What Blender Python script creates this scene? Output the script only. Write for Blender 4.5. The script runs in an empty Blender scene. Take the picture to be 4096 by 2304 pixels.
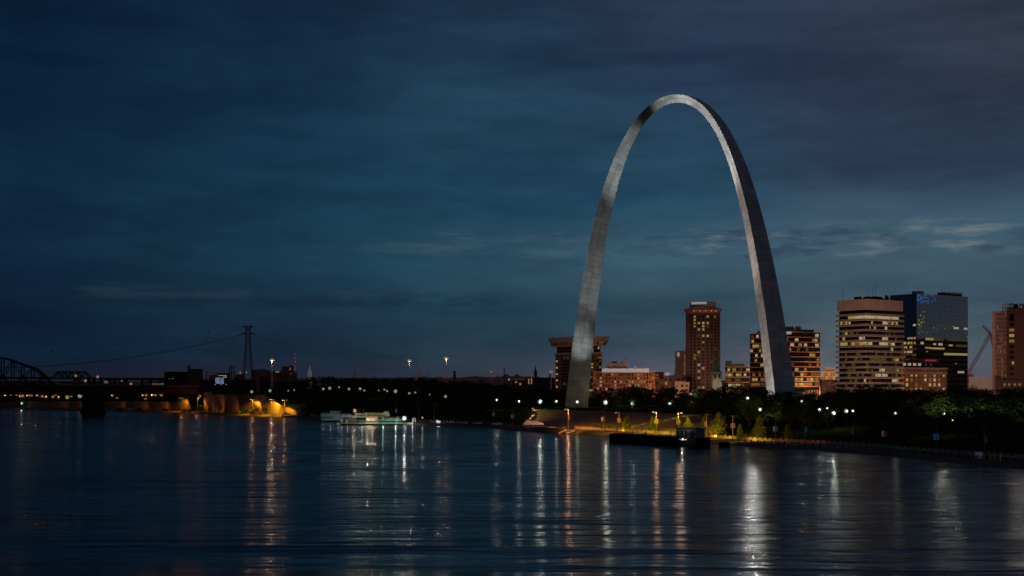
import bpy, math, random
from mathutils import Vector, Matrix
R = math.radians
rng = random.Random(7)

# ------------------------------------------------------------------ camera, world, light
F, HY, CX, CZ = 5010.0, 1540.0, 2048.0, 24.1        # focal length, horizon row, centre column (4096 px frame), eye height
sc = bpy.context.scene
cam = bpy.data.objects.new("camera", bpy.data.cameras.new("camera"))
sc.collection.objects.link(cam); sc.camera = cam
cam.location = (0, 0, CZ); cam.rotation_euler = (R(90), 0, 0)
cam.data.sensor_width = 36.0; cam.data.lens = 36.0*F/4096
cam.data.shift_y = (HY-1152)/4096
cam.data.clip_start = 1.0; cam.data.clip_end = 40000
sc.view_settings.view_transform = 'Standard'; sc.view_settings.look = 'None'
sc.view_settings.exposure = 0; sc.view_settings.gamma = 1
sc.render.engine = 'CYCLES'
sc.cycles.use_denoising = True
sc.cycles.max_bounces = 5; sc.cycles.diffuse_bounces = 2; sc.cycles.glossy_bounces = 3
sc.cycles.sample_clamp_indirect = 1.0; sc.cycles.sample_clamp_direct = 0.0
sc.cycles.caustics_reflective = False; sc.cycles.caustics_refractive = False

def lin(c):
    return tuple(((x/255)/12.92 if x/255 <= .04045 else ((x/255+.055)/1.055)**2.4) for x in c)

world = bpy.data.worlds.new("World"); sc.world = world; world.use_nodes = True
def build_world():
    nt = world.node_tree; N = nt.nodes; L = nt.links
    for n in list(N): N.remove(n)
    out = N.new('ShaderNodeOutputWorld'); bg = N.new('ShaderNodeBackground'); L.new(bg.outputs[0], out.inputs[0])
    tc = N.new('ShaderNodeTexCoord'); sep = N.new('ShaderNodeSeparateXYZ'); L.new(tc.outputs['Generated'], sep.inputs[0])
    def m(op, a, b=None, clamp=False, c=None):
        n = N.new('ShaderNodeMath'); n.operation = op; n.use_clamp = clamp
        for i, v in enumerate((a, b, c)):
            if v is None: continue
            if isinstance(v, (int, float)): n.inputs[i].default_value = v
            else: L.new(v, n.inputs[i])
        return n.outputs[0]
    az = m('ARCTAN2', sep.outputs[0], sep.outputs[1])
    el = m('ARCSINE', sep.outputs[2])
    # a slow wander of the layers, so cloud banks are not ruled lines
    def noise(sx, sy, scale, detail, rough, off=0.0):
        cb = N.new('ShaderNodeCombineXYZ')
        L.new(m('MULTIPLY', az, sx), cb.inputs[0]); L.new(m('MULTIPLY', el, sy), cb.inputs[1]); cb.inputs[2].default_value = off
        n = N.new('ShaderNodeTexNoise'); n.inputs['Scale'].default_value = scale
        n.inputs['Detail'].default_value = detail; n.inputs['Roughness'].default_value = rough
        L.new(cb.outputs[0], n.inputs['Vector']); return n.outputs['Fac']
    n1 = noise(1, 3.2, 3.0, 7, .55); n2 = noise(1, 9, 5.0, 8, .62, 3.3)
    elw = m('ADD', el, m('MULTIPLY', m('SUBTRACT', n1, .5), .06))
    t = m('MULTIPLY', elw, 1/.32, True)
    def ramp(stops):
        r = N.new('ShaderNodeValToRGB'); L.new(t, r.inputs[0]); cr = r.color_ramp
        for i, (y, c) in enumerate(stops):
            p = min(1, max(0, ((HY-y)/F)/.32))
            e = cr.elements[i] if i < 2 else cr.elements.new(p)
            e.position = p; e.color = (*lin(c), 1)
        return r.outputs[0]
    cols = [
     (100,  [(1545,(30,32,44)),(1500,(25,32,46)),(1400,(13,34,54)),(1250,(8,31,53)),(1000,(14,40,62)),(800,(15,44,66)),(400,(9,34,56)),(50,(11,35,58)),(-60,(9,28,50))]),
     (1000, [(1545,(42,40,50)),(1500,(34,40,54)),(1400,(22,42,60)),(1250,(20,46,66)),(1000,(24,58,78)),(800,(22,56,76)),(400,(20,49,71)),(50,(19,43,66)),(-60,(16,38,60))]),
     (2000, [(1545,(58,60,70)),(1500,(48,58,70)),(1400,(36,58,73)),(1250,(30,62,80)),(1000,(36,75,94)),(800,(33,71,93)),(400,(34,63,84)),(50,(34,57,78)),(-60,(28,46,68))]),
     (2700, [(1545,(92,92,102)),(1500,(78,84,96)),(1400,(60,78,90)),(1250,(49,76,90)),(1000,(54,88,105)),(800,(38,74,95)),(400,(40,63,86)),(50,(45,61,82)),(-60,(38,52,72))]),
     (3400, [(1545,(108,104,112)),(1500,(96,100,110)),(1400,(80,90,98)),(1250,(62,84,97)),(1000,(64,94,110)),(800,(50,70,90)),(400,(48,62,82)),(50,(49,61,79)),(-60,(40,50,70))]),
     (4100, [(1545,(100,98,106)),(1500,(86,92,104)),(1400,(68,84,94)),(1250,(60,83,95)),(1000,(60,88,106)),(800,(47,65,85)),(400,(50,59,76)),(50,(53,61,76)),(-60,(44,52,66))]),
     (1.0, [(1545,(108,106,114)),(1400,(92,96,108)),(1250,(86,92,104)),(1000,(78,86,98)),(800,(70,78,92)),(400,(62,66,82)),(50,(58,60,76)),(-60,(50,50,66))]),
     (1.8, [(1545,(98,94,104)),(1400,(84,88,100)),(1250,(78,84,96)),(1000,(70,78,92)),(800,(62,70,84)),(400,(54,58,74)),(50,(50,50,66)),(-60,(42,42,56))]),
     (2.5, [(1545,(24,24,30)),(1400,(18,22,28)),(1250,(16,20,28)),(1000,(15,19,27)),(800,(14,18,26)),(400,(12,16,24)),(50,(12,16,22)),(-60,(10,14,20))]),
    ]
    outc = None; prev = None
    for px, st in cols:
        a = px if 0 < px < 4 else math.atan((px-CX)/F); r = ramp(st)
        if outc is None: outc = r
        else:
            mr = N.new('ShaderNodeMapRange'); mr.interpolation_type = 'SMOOTHSTEP'
            mr.inputs[1].default_value = prev; mr.inputs[2].default_value = a; L.new(az, mr.inputs[0])
            mx = N.new('ShaderNodeMix'); mx.data_type = 'RGBA'
            L.new(mr.outputs[0], mx.inputs[0]); L.new(outc, mx.inputs[6]); L.new(r, mx.inputs[7]); outc = mx.outputs[2]
        prev = a
    def mixc(f, a, c, bt='MIX'):
        mx = N.new('ShaderNodeMix'); mx.data_type = 'RGBA'; mx.blend_type = bt
        if isinstance(f, (int, float)): mx.inputs[0].default_value = f
        else: L.new(f, mx.inputs[0])
        L.new(a, mx.inputs[6])
        if isinstance(c, tuple): mx.inputs[7].default_value = (*c, 1)
        else: L.new(c, mx.inputs[7])
        return mx.outputs[2]
    def rng_(v, a, b, c=0., d=1.):
        mr = N.new('ShaderNodeMapRange'); mr.interpolation_type = 'SMOOTHSTEP'; L.new(v, mr.inputs[0])
        for i, x in enumerate((a, b, c, d)): mr.inputs[i+1].default_value = x
        return mr.outputs[0]
    # broad soft cloud layers: darker violet masses, thin paler veils between them
    m1 = noise(1, 2.6, 2.2, 5, .5, 2.0); m2 = noise(1, 3.8, 5.0, 7, .58, 6.0); m3 = noise(1, 5.0, 11.0, 8, .6, 4.4)
    outc = mixc(m('MULTIPLY', rng_(m1, .42, .64), .34), outc, (.60, .58, .72), 'MULTIPLY')
    outc = mixc(m('MULTIPLY', rng_(m2, .44, .64), .44), outc, (.62, .62, .70), 'MULTIPLY')
    outc = mixc(m('MULTIPLY', rng_(m2, .56, .34), .34), outc, (1.30, 1.34, 1.32), 'MULTIPLY')
    outc = mixc(m('MULTIPLY', rng_(m3, .42, .64), .46), outc, (.66, .68, .76), 'MULTIPLY')
    outc = mixc(m('MULTIPLY', rng_(n2, .46, .70), .36), outc, (.62, .66, .72), 'MULTIPLY')
    outc = mixc(m('MULTIPLY', rng_(n1, .52, .36), .12), outc, (1.35, 1.4, 1.35), 'MULTIPLY')
    # broken bank low in the right, paler veil under it, and thin bars in the left
    elb = m('ADD', el, m('MULTIPLY', m('SUBTRACT', n1, .5), .022))
    def bank(e0, e1, ew, a0, a1, aw):
        u = m('MULTIPLY', rng_(elb, e0-ew, e0), rng_(elb, e1, e1+ew, 1, 0))
        v = m('MULTIPLY', rng_(az, a0-aw, a0), rng_(az, a1, a1+aw, 1, 0))
        return m('MULTIPLY', u, v)
    n4 = noise(1, 4.2, 13, 9, .62, 1.7); n5 = noise(1, 6.5, 15, 9, .62, 5.2)
    outc = mixc(m('MULTIPLY', bank(.085, .110, .03, .02, .7, .16), .06), outc, lin((96, 112, 122)))
    b = bank(.104, .119, .009, .175, .36, .06)
    outc = mixc(m('MULTIPLY', m('MULTIPLY', b, rng_(n5, .47, .66)), .80), outc, lin((108, 120, 126)))
    outc = mixc(m('MULTIPLY', m('MULTIPLY', b, rng_(n4, .48, .60)), .80), outc, lin((44, 66, 86)))
    b2 = bank(.100, .116, .010, -.06, .15, .08)
    outc = mixc(m('MULTIPLY', m('MULTIPLY', b2, rng_(n5, .46, .66)), .26), outc, lin((86, 106, 116)))
    outc = mixc(m('MULTIPLY', m('MULTIPLY', b2, rng_(n4, .52, .62)), .4), outc, lin((36, 64, 84)))
    b3 = bank(.064, .070, .006, -.42, -.05, .10)
    outc = mixc(m('MULTIPLY', m('MULTIPLY', b3, rng_(n4, .45, .60)), .5), outc, lin((12, 34, 50)))
    b4 = bank(.071, .076, .005, -.30, -.02, .12)
    outc = mixc(m('MULTIPLY', m('MULTIPLY', b4, rng_(n5, .42, .62)), .25), outc, lin((50, 66, 76)))
    # twilight scatter of the real sky model, far below the painted cloud deck in strength
    sky = N.new('ShaderNodeTexSky'); sky.sky_type = 'NISHITA'; sky.sun_disc = False
    sky.sun_elevation = R(-4); sky.sun_rotation = R(20)
    outc = mixc(.01, outc, sky.outputs[0], 'ADD')
    L.new(outc, bg.inputs[0]); bg.inputs[1].default_value = 1.0
build_world()

def lamp(kind, name, loc, power, color, size=0.0, aim=None, spot=60, blend=.5):
    d = bpy.data.lights.new(name, kind); d.energy = power; d.color = color
    if kind in ('POINT', 'SPOT'): d.shadow_soft_size = size
    if kind == 'SPOT': d.spot_size = R(spot); d.spot_blend = blend
    o = bpy.data.objects.new(name, d); sc.collection.objects.link(o); o.location = loc
    if aim is not None: o.rotation_euler = (Vector(aim)-Vector(loc)).to_track_quat('-Z', 'Y').to_euler()
    return o

# one weak, very soft sun added from the river side to stand in for city glow
sun = bpy.data.lights.new("sun", 'SUN'); sun.energy = 0.06; sun.angle = R(25); sun.color = (1.0, .70, .52)
so = bpy.data.objects.new("sun", sun); sc.collection.objects.link(so)
so.rotation_euler = Vector((.55, .80, -.35)).to_track_quat('-Z', 'Y').to_euler()

# ------------------------------------------------------------------ helpers
COL = sc.collection
def U(px): return (px-CX)/F
def PX(px, D): return U(px)*D
def PZ(py, D): return CZ-(py-HY)/F*D

def mat(name, col, rough=.8, metal=0., var=.25, scale=.4, emit=None, es=1., bump=0., srgb=False, spec=.08):
    if srgb: col = lin(col)
    m = bpy.data.materials.new(name); m.use_nodes = True
    nt = m.node_tree; N = nt.nodes; L = nt.links; p = N['Principled BSDF']
    p.inputs['Roughness'].default_value = rough; p.inputs['Metallic'].default_value = metal
    p.inputs['Specular IOR Level'].default_value = spec
    tc = N.new('ShaderNodeTexCoord'); n = N.new('ShaderNodeTexNoise')
    n.inputs['Scale'].default_value = scale; n.inputs['Detail'].default_value = 5
    L.new(tc.outputs['Object'], n.inputs['Vector'])
    r = N.new('ShaderNodeValToRGB'); r.color_ramp.elements[0].position = .3; r.color_ramp.elements[1].position = .7
    r.color_ramp.elements[0].color = (*[max(0, c*(1-var)) for c in col], 1)
    r.color_ramp.elements[1].color = (*[min(1, c*(1+var)) for c in col], 1)
    L.new(n.outputs['Fac'], r.inputs[0]); L.new(r.outputs[0], p.inputs['Base Color'])
    if emit is not None:
        e = lin(emit); r2 = N.new('ShaderNodeValToRGB'); L.new(n.outputs['Fac'], r2.inputs[0])
        r2.color_ramp.elements[0].position = .35; r2.color_ramp.elements[1].position = .65
        r2.color_ramp.elements[0].color = (*[c*(1-var) for c in e], 1); r2.color_ramp.elements[1].color = (*[c*(1+var*.3) for c in e], 1)
        L.new(r2.outputs[0], p.inputs['Emission Color']); p.inputs['Emission Strength'].default_value = es
    if bump:
        b = N.new('ShaderNodeBump'); b.inputs['Strength'].default_value = bump; L.new(n.outputs['Fac'], b.inputs['Height']); L.new(b.outputs[0], p.inputs['Normal'])
    return m

class MB:
    def __init__(s): s.v = []; s.f = []; s.mi = []
    def add(s, vs, fs):
        o = len(s.v); s.v += [tuple(v) for v in vs]; s.f += [tuple(i+o for i in f) for f in fs]
    def box(s, x0, x1, y0, y1, z0, z1):
        s.add([(x0,y0,z0),(x1,y0,z0),(x1,y1,z0),(x0,y1,z0),(x0,y0,z1),(x1,y0,z1),(x1,y1,z1),(x0,y1,z1)],
              [(0,3,2,1),(4,5,6,7),(0,1,5,4),(1,2,6,5),(2,3,7,6),(3,0,4,7)]); return s
    def prism(s, pts, z0, z1, top=None):
        n = len(pts); tp = top or pts
        s.add([(x,y,z0) for x,y in pts]+[(x,y,z1) for x,y in tp],
              [tuple(range(n-1,-1,-1)), tuple(range(n,2*n))]+[(i,(i+1)%n,n+(i+1)%n,n+i) for i in range(n)]); return s
    def tube(s, p0, p1, r0, r1=None, n=6):
        if r1 is None: r1 = r0
        p0 = Vector(p0); p1 = Vector(p1); d = (p1-p0).normalized()
        a = Vector((0,0,1)) if abs(d.z) < .9 else Vector((1,0,0))
        u = d.cross(a).normalized(); w = d.cross(u)
        vs = []
        for p, r in ((p0,r0),(p1,r1)):
            for k in range(n):
                t = 2*math.pi*k/n; vs.append(p+u*(r*math.cos(t))+w*(r*math.sin(t)))
        s.add(vs, [(k,(k+1)%n,n+(k+1)%n,n+k) for k in range(n)]+[tuple(range(n-1,-1,-1)), tuple(range(n,2*n))]); return s
    def lathe(s, prof, n=24, c=(0,0)):
        vs = []; fs = []
        for r, z in prof:
            for k in range(n):
                t = 2*math.pi*k/n; vs.append((c[0]+r*math.cos(t), c[1]+r*math.sin(t), z))
        m = len(prof)
        for i in range(m-1):
            for k in range(n): fs.append((i*n+k, i*n+(k+1)%n, (i+1)*n+(k+1)%n, (i+1)*n+k))
        fs.append(tuple(range(n-1,-1,-1))); fs.append(tuple((m-1)*n+k for k in range(n)))
        s.add(vs, fs); return s
    def ball(s, c, r, n=8, m=6, sz=1.):
        prof = [(max(.001, r*math.sin(math.pi*i/m)), c[2]-r*sz*math.cos(math.pi*i/m)) for i in range(m+1)]
        return s.lathe(prof, n, (c[0], c[1]))
    def build(s, name, m, parent=None, smooth=False, kind=None, label=None):
        me = bpy.data.meshes.new(name); me.from_pydata(s.v, [], s.f); me.materials.append(m); me.update()
        if smooth: me.shade_smooth()
        o = bpy.data.objects.new(name, me); COL.objects.link(o)
        if parent is not None: o.parent = parent
        if kind: o['kind'] = kind
        if label: o['label'] = label
        return o

def tag(o, label, cat, group=None):
    o['label'] = label; o['category'] = cat
    if group: o['group'] = group
    return o
def thing(name, label, cat, loc, rotz=0., group=None):
    o = bpy.data.objects.new(name, None); COL.objects.link(o); o.empty_display_size = .5
    o.location = loc; o.rotation_euler = (0,0,rotz); return tag(o, label, cat, group)
def dup(root, loc, rotz=0., label=None, group=None, scale=None):
    r = root.copy(); COL.objects.link(r); r.location = loc; r.rotation_euler = (0,0,rotz)
    if scale: r.scale = scale
    if label: r['label'] = label
    if group: r['group'] = group
    for ch in list(root.children):
        c = ch.copy(); COL.objects.link(c); c.parent = r
        for g in ch.children:
            d = g.copy(); COL.objects.link(d); d.parent = c
    return r
ORD = ['first','second','third','fourth','fifth','sixth','seventh','eighth','ninth','tenth','eleventh','twelfth','thirteenth','fourteenth','fifteenth','sixteenth','seventeenth','eighteenth','nineteenth','twentieth',
       'twenty-first','twenty-second','twenty-third','twenty-fourth','twenty-fifth','twenty-sixth','twenty-seventh','twenty-eighth','twenty-ninth','thirtieth']

# ------------------------------------------------------------------ terrain
SH = [(-1600,1634),(-400,1635),(0,1638),(350,1641),(700,1651),(1000,1664),(1200,1672),(1350,1686),(1500,1693),(1700,1702),(2000,1716),(2270,1734),(2430,1742),(2630,1757),(2840,1774),(3000,1789),(3300,1805),(3500,1821),(3740,1845),(4096,1878),(4500,1925),(5600,2030)]
def interp(tab, x):
    if x <= tab[0][0]: return tab[0][1]
    for (a,b),(c,d) in zip(tab, tab[1:]):
        if x <= c: return b+(d-b)*(x-a)/(c-a)
    return tab[-1][1]
def sm(t): t = max(0., min(1., t)); return t*t*(3-2*t)
def D0(px): return CZ*F/(interp(SH, px)-HY)
ZT = [(-1600,4),(700,4),(800,12),(860,14.5),(1240,15.5),(1400,16.2),(1550,15),(1660,14),(1780,12),(1990,10),(2140,9.2),(2400,9),(3000,8.6),(4400,8)]
RUN = [(-1600,120),(800,60),(900,40),(1060,40),(1240,90),(1500,100),(2000,125),(2150,150),(2900,150),(3300,120),(5600,120)]
def tz(px, D):
    d = D-D0(px)
    if d < -12: return -4.
    if d < 0: return d/3.
    if d < 7: return 1.3*d/7
    if d < 27: return 1.3+.2*(d-7)/20
    zt = interp(ZT, px); run = interp(RUN, px)
    if d < 29: return 1.5
    s = (d-29)/(run-29)
    z = 1.5+(zt-1.5)*min(1., s) if 2140 < px < 2905 else 1.5+(zt-1.5)*sm(s*.93)
    if D > 1000 and px > 1300 or D > 1250: z += (13-z)*sm((D-(1000 if px > 1300 else 1250))/150)
    if D > 3000: z += (D-3000)*.004
    return z
def zat(x, y): return tz(CX+F*x/y, y)
def place(px, py, h, d0=60, d1=420):
    """distance at which something h high standing on the ground shows its top in row py"""
    best = None
    for i in range(140):
        D = D0(px)+d0+(d1-d0)*i/139
        e = abs(HY+(CZ-tz(px, D)-h)/D*F-py)
        if best is None or e < best[0]-.15: best = (e, D)
    return best[1]

def mat_ground():
    m = mat('grass_ground', (.020,.034,.010), .95, var=.5, scale=.08)
    return m
M = {}
M['grass'] = mat('grass_ground', (.022,.036,.008), .95, var=.55, scale=.12, spec=0)
M['road'] = mat('asphalt', (.055,.052,.050), .75, var=.25, scale=.6)
M['cobble'] = mat('cobblestone', (.11,.095,.085), .85, var=.4, scale=1.5)
M['stair'] = mat('stair_concrete', (.17,.14,.15), .85, var=.2, scale=.3)
M['concrete'] = mat('concrete', (.28,.25,.22), .85, var=.2, scale=.25)
M['black'] = mat('black_steel', (.012,.012,.015), .6, var=.3)
M['darkmetal'] = mat('dark_metal', (.05,.05,.055), .5, .3, var=.2)
M['pole'] = mat('grey_pole', (.22,.20,.18), .5, .2, var=.15)
M['whitepaint'] = mat('white_paint', (.62,.62,.60), .6, var=.12)
M['glow_white'] = mat('lamp_white', (.3,.3,.3), .5, var=.0, emit=(128,124,124))
M['glow_green'] = mat('lamp_cool', (.3,.3,.3), .5, var=.0, emit=(122,128,112))
M['glow_yellow'] = mat('lamp_sodium', (.3,.3,.3), .5, var=.0, emit=(132,122,34))
M['glow_orange'] = mat('lamp_orange', (.3,.3,.3), .5, var=.0, emit=(138,92,40))
M['glow_pink'] = mat('lamp_pink', (.3,.3,.3), .5, var=.0, emit=(138,102,84))
M['glow_red'] = mat('lamp_red', (.3,.02,.02), .5, var=.0, emit=(130,30,45))
M['glow_blue'] = mat('blue_glint_glow', (.02,.05,.3), .5, var=.0, emit=(40,88,132))

def land():
    pxs = list(range(-1600, 800, 100))+list(range(800, 3000, 20))+list(range(3000, 4500, 50))+list(range(4500, 5601, 100))
    ds = [-30,-12,-4,0,2,4,7,12,17,22,26.9,27.1,29,31,34,38,43,50,60,72,85,100,115,130,150,175,205,240,290,350,420,520,650,850,1200,1800,3000,5000,9000,20000]
    bands = {'river_bank':(1,6,'cobble'), 'riverside_road':(6,10,'road'), 'land':(10,len(ds)-1,'grass')}
    def V(px, d):
        D = D0(px)+d; 
        return (U(px)*D, D, tz(px, D)+(0 if not 12 < d < 2000 else 0))
    for name, (a, b, mm) in bands.items():
        mb = MB(); rows = range(a, b+1)
        vs = [V(px, ds[j]) for px in pxs for j in rows]; n = len(list(rows)); fs = []
        for i in range(len(pxs)-1):
            for j in range(n-1):
                k = i*n+j; fs.append((k, k+n, k+n+1, k+1))
        mb.add(vs, fs); o = mb.build(name, M[mm], smooth=True, kind='structure')
land()

def water():
    m = bpy.data.materials.new('river_water'); m.use_nodes = True
    nt = m.node_tree; N = nt.nodes; L = nt.links; p = N['Principled BSDF']
    p.inputs['Base Color'].default_value = (.003, .012, .020, 1); p.inputs['IOR'].default_value = 1.18
    p.inputs['Specular IOR Level'].default_value = .5
    tc = N.new('ShaderNodeTexCoord')
    def nz(sx, sy, scale, det, rough=.55, dist=0.):
        mp = N.new('ShaderNodeMapping'); mp.inputs['Scale'].default_value = (sx, sy, 1); mp.inputs['Rotation'].default_value = (0,0,R(-14)); L.new(tc.outputs['Object'], mp.inputs[0])
        n = N.new('ShaderNodeTexNoise'); n.inputs['Scale'].default_value = scale; n.inputs['Detail'].default_value = det
        n.inputs['Roughness'].default_value = rough; n.inputs['Distortion'].default_value = dist
        L.new(mp.outputs[0], n.inputs['Vector']); return n.outputs['Fac']
    big = nz(.5, 1.6, .012, 4, .6, .4); mid = nz(.20, 1, .15, 4, .6, 1.1); mid2 = nz(.16, 1, .045, 3, .6, .6); fine = nz(.25, 1, .8, 3, .6)
    patch = nz(.35, 1, .018, 3, .55, .8)
    def masked(h, lo):
        mr = N.new('ShaderNodeMapRange'); L.new(patch, mr.inputs[0]); mr.inputs[1].default_value = .40; mr.inputs[2].default_value = .60; mr.inputs[3].default_value = lo; mr.inputs[4].default_value = 1.25
        mu = N.new('ShaderNodeMath'); mu.operation = 'MULTIPLY'; L.new(h, mu.inputs[0]); L.new(mr.outputs[0], mu.inputs[1]); return mu.outputs[0]
    mid = masked(mid, .35); fine = masked(fine, .4)
    def bump(h, dist, prev=None):
        b = N.new('ShaderNodeBump'); b.inputs['Strength'].default_value = 1; b.inputs['Distance'].default_value = dist
        L.new(h, b.inputs['Height'])
        if prev: L.new(prev, b.inputs['Normal'])
        return b.outputs[0]
    b1 = bump(big, 2.2); b15 = bump(mid2, 1.9, b1); b2 = bump(mid, .62, b15); b3 = bump(fine, .035, b2)
    L.new(b3, p.inputs['Normal'])
    mr = N.new('ShaderNodeMapRange'); L.new(big, mr.inputs[0])
    mr.inputs[1].default_value = .35; mr.inputs[2].default_value = .65; mr.inputs[3].default_value = .12; mr.inputs[4].default_value = .20
    L.new(mr.outputs[0], p.inputs['Roughness'])
    mb = MB(); mb.add([(-9000,-600,0),(9000,-600,0),(9000,3000,0),(-9000,3000,0)], [(0,1,2,3)])
    mb.build('river_water', m, kind='structure')
water()

# ------------------------------------------------------------------ the arch
AC = Vector((96.92, 767.54, 9.0)); AN = Vector((.56877, -.82249, 0)); AE = Vector((-.82249, -.56877, 0))
YAW = math.atan2(.56877, .82249)                    # the street grid runs with the arch
def arch_pt(x, along, out, zz): return AC+AN*along+AE*out+Vector((0,0,zz))
def make_arch():
    m = bpy.data.materials.new('stainless_steel'); m.use_nodes = True
    nt = m.node_tree; N = nt.nodes; L = nt.links; p = N['Principled BSDF']
    p.inputs['Metallic'].default_value = .55; p.inputs['Roughness'].default_value = .42
    uv = N.new('ShaderNodeUVMap')
    br = N.new('ShaderNodeTexBrick'); L.new(uv.outputs[0], br.inputs['Vector'])
    br.inputs['Scale'].default_value = 1.0; br.inputs['Brick Width'].default_value = 7.3; br.inputs['Row Height'].default_value = 3.66
    br.inputs['Mortar Size'].default_value = .10; br.inputs['Color1'].default_value = (.38,.385,.39,1); br.inputs['Color2'].default_value = (.55,.555,.55,1)
    br.inputs['Mortar'].default_value = (.22,.22,.23,1); br.inputs['Bias'].default_value = .1; br.offset = .0
    mp = N.new('ShaderNodeMapping'); L.new(uv.outputs[0], mp.inputs[0]); mp.inputs['Scale'].default_value = (.55,.12,1)
    n = N.new('ShaderNodeTexNoise'); n.inputs['Scale'].default_value = .55; n.inputs['Detail'].default_value = 10; n.inputs['Roughness'].default_value = .7; L.new(mp.outputs[0], n.inputs['Vector'])
    n2 = N.new('ShaderNodeTexNoise'); n2.inputs['Scale'].default_value = .045; n2.inputs['Detail'].default_value = 3; L.new(uv.outputs[0], n2.inputs['Vector'])
    rr = N.new('ShaderNodeValToRGB'); rr.color_ramp.elements[0].position = .3; rr.color_ramp.elements[1].position = .7
    rr.color_ramp.elements[0].color = (.72,.72,.72,1); rr.color_ramp.elements[1].color = (1.20,1.19,1.17,1); L.new(n.outputs['Fac'], rr.inputs[0])
    mx = N.new('ShaderNodeMix'); mx.data_type = 'RGBA'; mx.blend_type = 'MULTIPLY'; mx.inputs[0].default_value = 1
    L.new(br.outputs['Color'], mx.inputs[6]); L.new(rr.outputs[0], mx.inputs[7])
    L.new(mx.outputs[2], p.inputs['Base Color'])
    mr = N.new('ShaderNodeMapRange'); L.new(n.outputs['Fac'], mr.inputs[0]); mr.inputs[3].default_value = .30; mr.inputs[4].default_value = .58
    L.new(mr.outputs[0], p.inputs['Roughness'])
    bp = N.new('ShaderNodeBump'); bp.inputs['Strength'].default_value = .6; bp.inputs['Distance'].default_value = .5; L.new(n2.outputs['Fac'], bp.inputs['Height']); L.new(bp.outputs[0], p.inputs['Normal'])
    ft = .3048; K = 420
    st = []; s = 0; last = None
    for i in range(K+1):
        # even steps along the curve
        x = 299.2239*math.sin(math.pi*(i/K-.5)) if False else -299.2239+2*299.2239*i/K
        st.append(x)
    # resample finer near the legs
    st = sorted(set(st+[-299.2239+2*299.2239*(i+.5)/K for i in range(K) if i < 10 or i > K-11]))
    V = []; T = []
    for x in st:
        y = 693.8597-68.7672*math.cosh(.0100333*x); dy = -68.7672*.0100333*math.sinh(.0100333*x)
        A = 125.1406+(1262.6651-125.1406)*(625.0925-y)/625.0925; sd = math.sqrt(4*A/math.sqrt(3))
        nx, ny = -dy, 1.; l = math.hypot(nx, ny); nx /= l; ny /= l
        ox, oy = x+nx*sd/(2*math.sqrt(3)), y+ny*sd/(2*math.sqrt(3)); ix, iy = x-nx*sd/math.sqrt(3), y-ny*sd/math.sqrt(3)
        if last: s += math.hypot(x-last[0], y-last[1])*ft
        last = (x, y)
        # local: X along the arch (north), -Y towards the river
        V.append(((ox*ft, -sd/2*ft, oy*ft), (ox*ft, sd/2*ft, oy*ft), (ix*ft, 0, iy*ft), sd*ft, s))
    root = thing('arch', 'tall stainless steel catenary arch with floodlit inner faces beside the river', 'arch', AC, math.atan2(AN.y, AN.x))
    me = bpy.data.meshes.new('steel_shell'); vs = []; fs = []; uvs = []
    for a in V: vs += [a[0], a[1], a[2]]
    for i in range(len(V)-1):
        for k, (p0, p1) in enumerate(((0,1),(1,2),(2,0))):
            fs.append((i*3+p0, i*3+p1, (i+1)*3+p1, (i+1)*3+p0))
            w0, w1 = V[i][3], V[i+1][3]
            uvs += [(-w0/2+k*40, V[i][4]), (w0/2+k*40, V[i][4]), (w1/2+k*40, V[i+1][4]), (-w1/2+k*40, V[i+1][4])]
    me.from_pydata(vs, [], fs); ul = me.uv_layers.new(name='UVMap')
    for i, q in enumerate(uvs): ul.data[i].uv = q
    me.materials.append(m); me.update()
    o = bpy.data.objects.new('steel_shell', me); COL.objects.link(o); o.parent = root
    MB().lathe([(.9,0),(.9,.3),(.35,.4),(.5,.9),(.55,1.4),(.1,1.9)], 8).build('beacon', M['glow_red'], root).location = (-9, 0, 191.6)
    for s_ in (-1, 1):
        q = V[0][0][0]*(-s_) if s_ < 0 else V[0][0][0]
        MB().prism([(s_*91-11,-12),(s_*91+11,-12),(s_*91+11,12),(s_*91-11,12)], -1.2, .15).build('leg_base', M['concrete'], root)
    return root
make_arch()
def W(al, out, z): return AC+AN*al+AE*out+Vector((0,0,z))
cw = (.88, 1.0, .97); ww = (1.0, .97, .93)
def added_roof_light(px, y, D, power, col, label, spot=50, aim=None, blend=.6):  # roof spots added only for the bright streaks they make on the river
    t = thing('added_roof_spot', label, 'added light', (PX(px,D), D, PZ(y,D)), 0)
    MB().tube((0,0,-1.5),(0,0,.2),.15,.1,5).build('stand', M['darkmetal'], t); MB().box(-.5,.5,-.1,.5,-.3,.5).build('housing', M['darkmetal'], t); MB().box(-.4,.4,-.16,-.11,-.2,.4).build('lens', M['glow_white'], t)
    lamp('SPOT', 'river_streak_spot', (PX(px,D), D-.6, PZ(y,D)), power, col, .1, aim or (PX(px,D)*.5, D*.5, -5), spot, blend)
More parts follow.
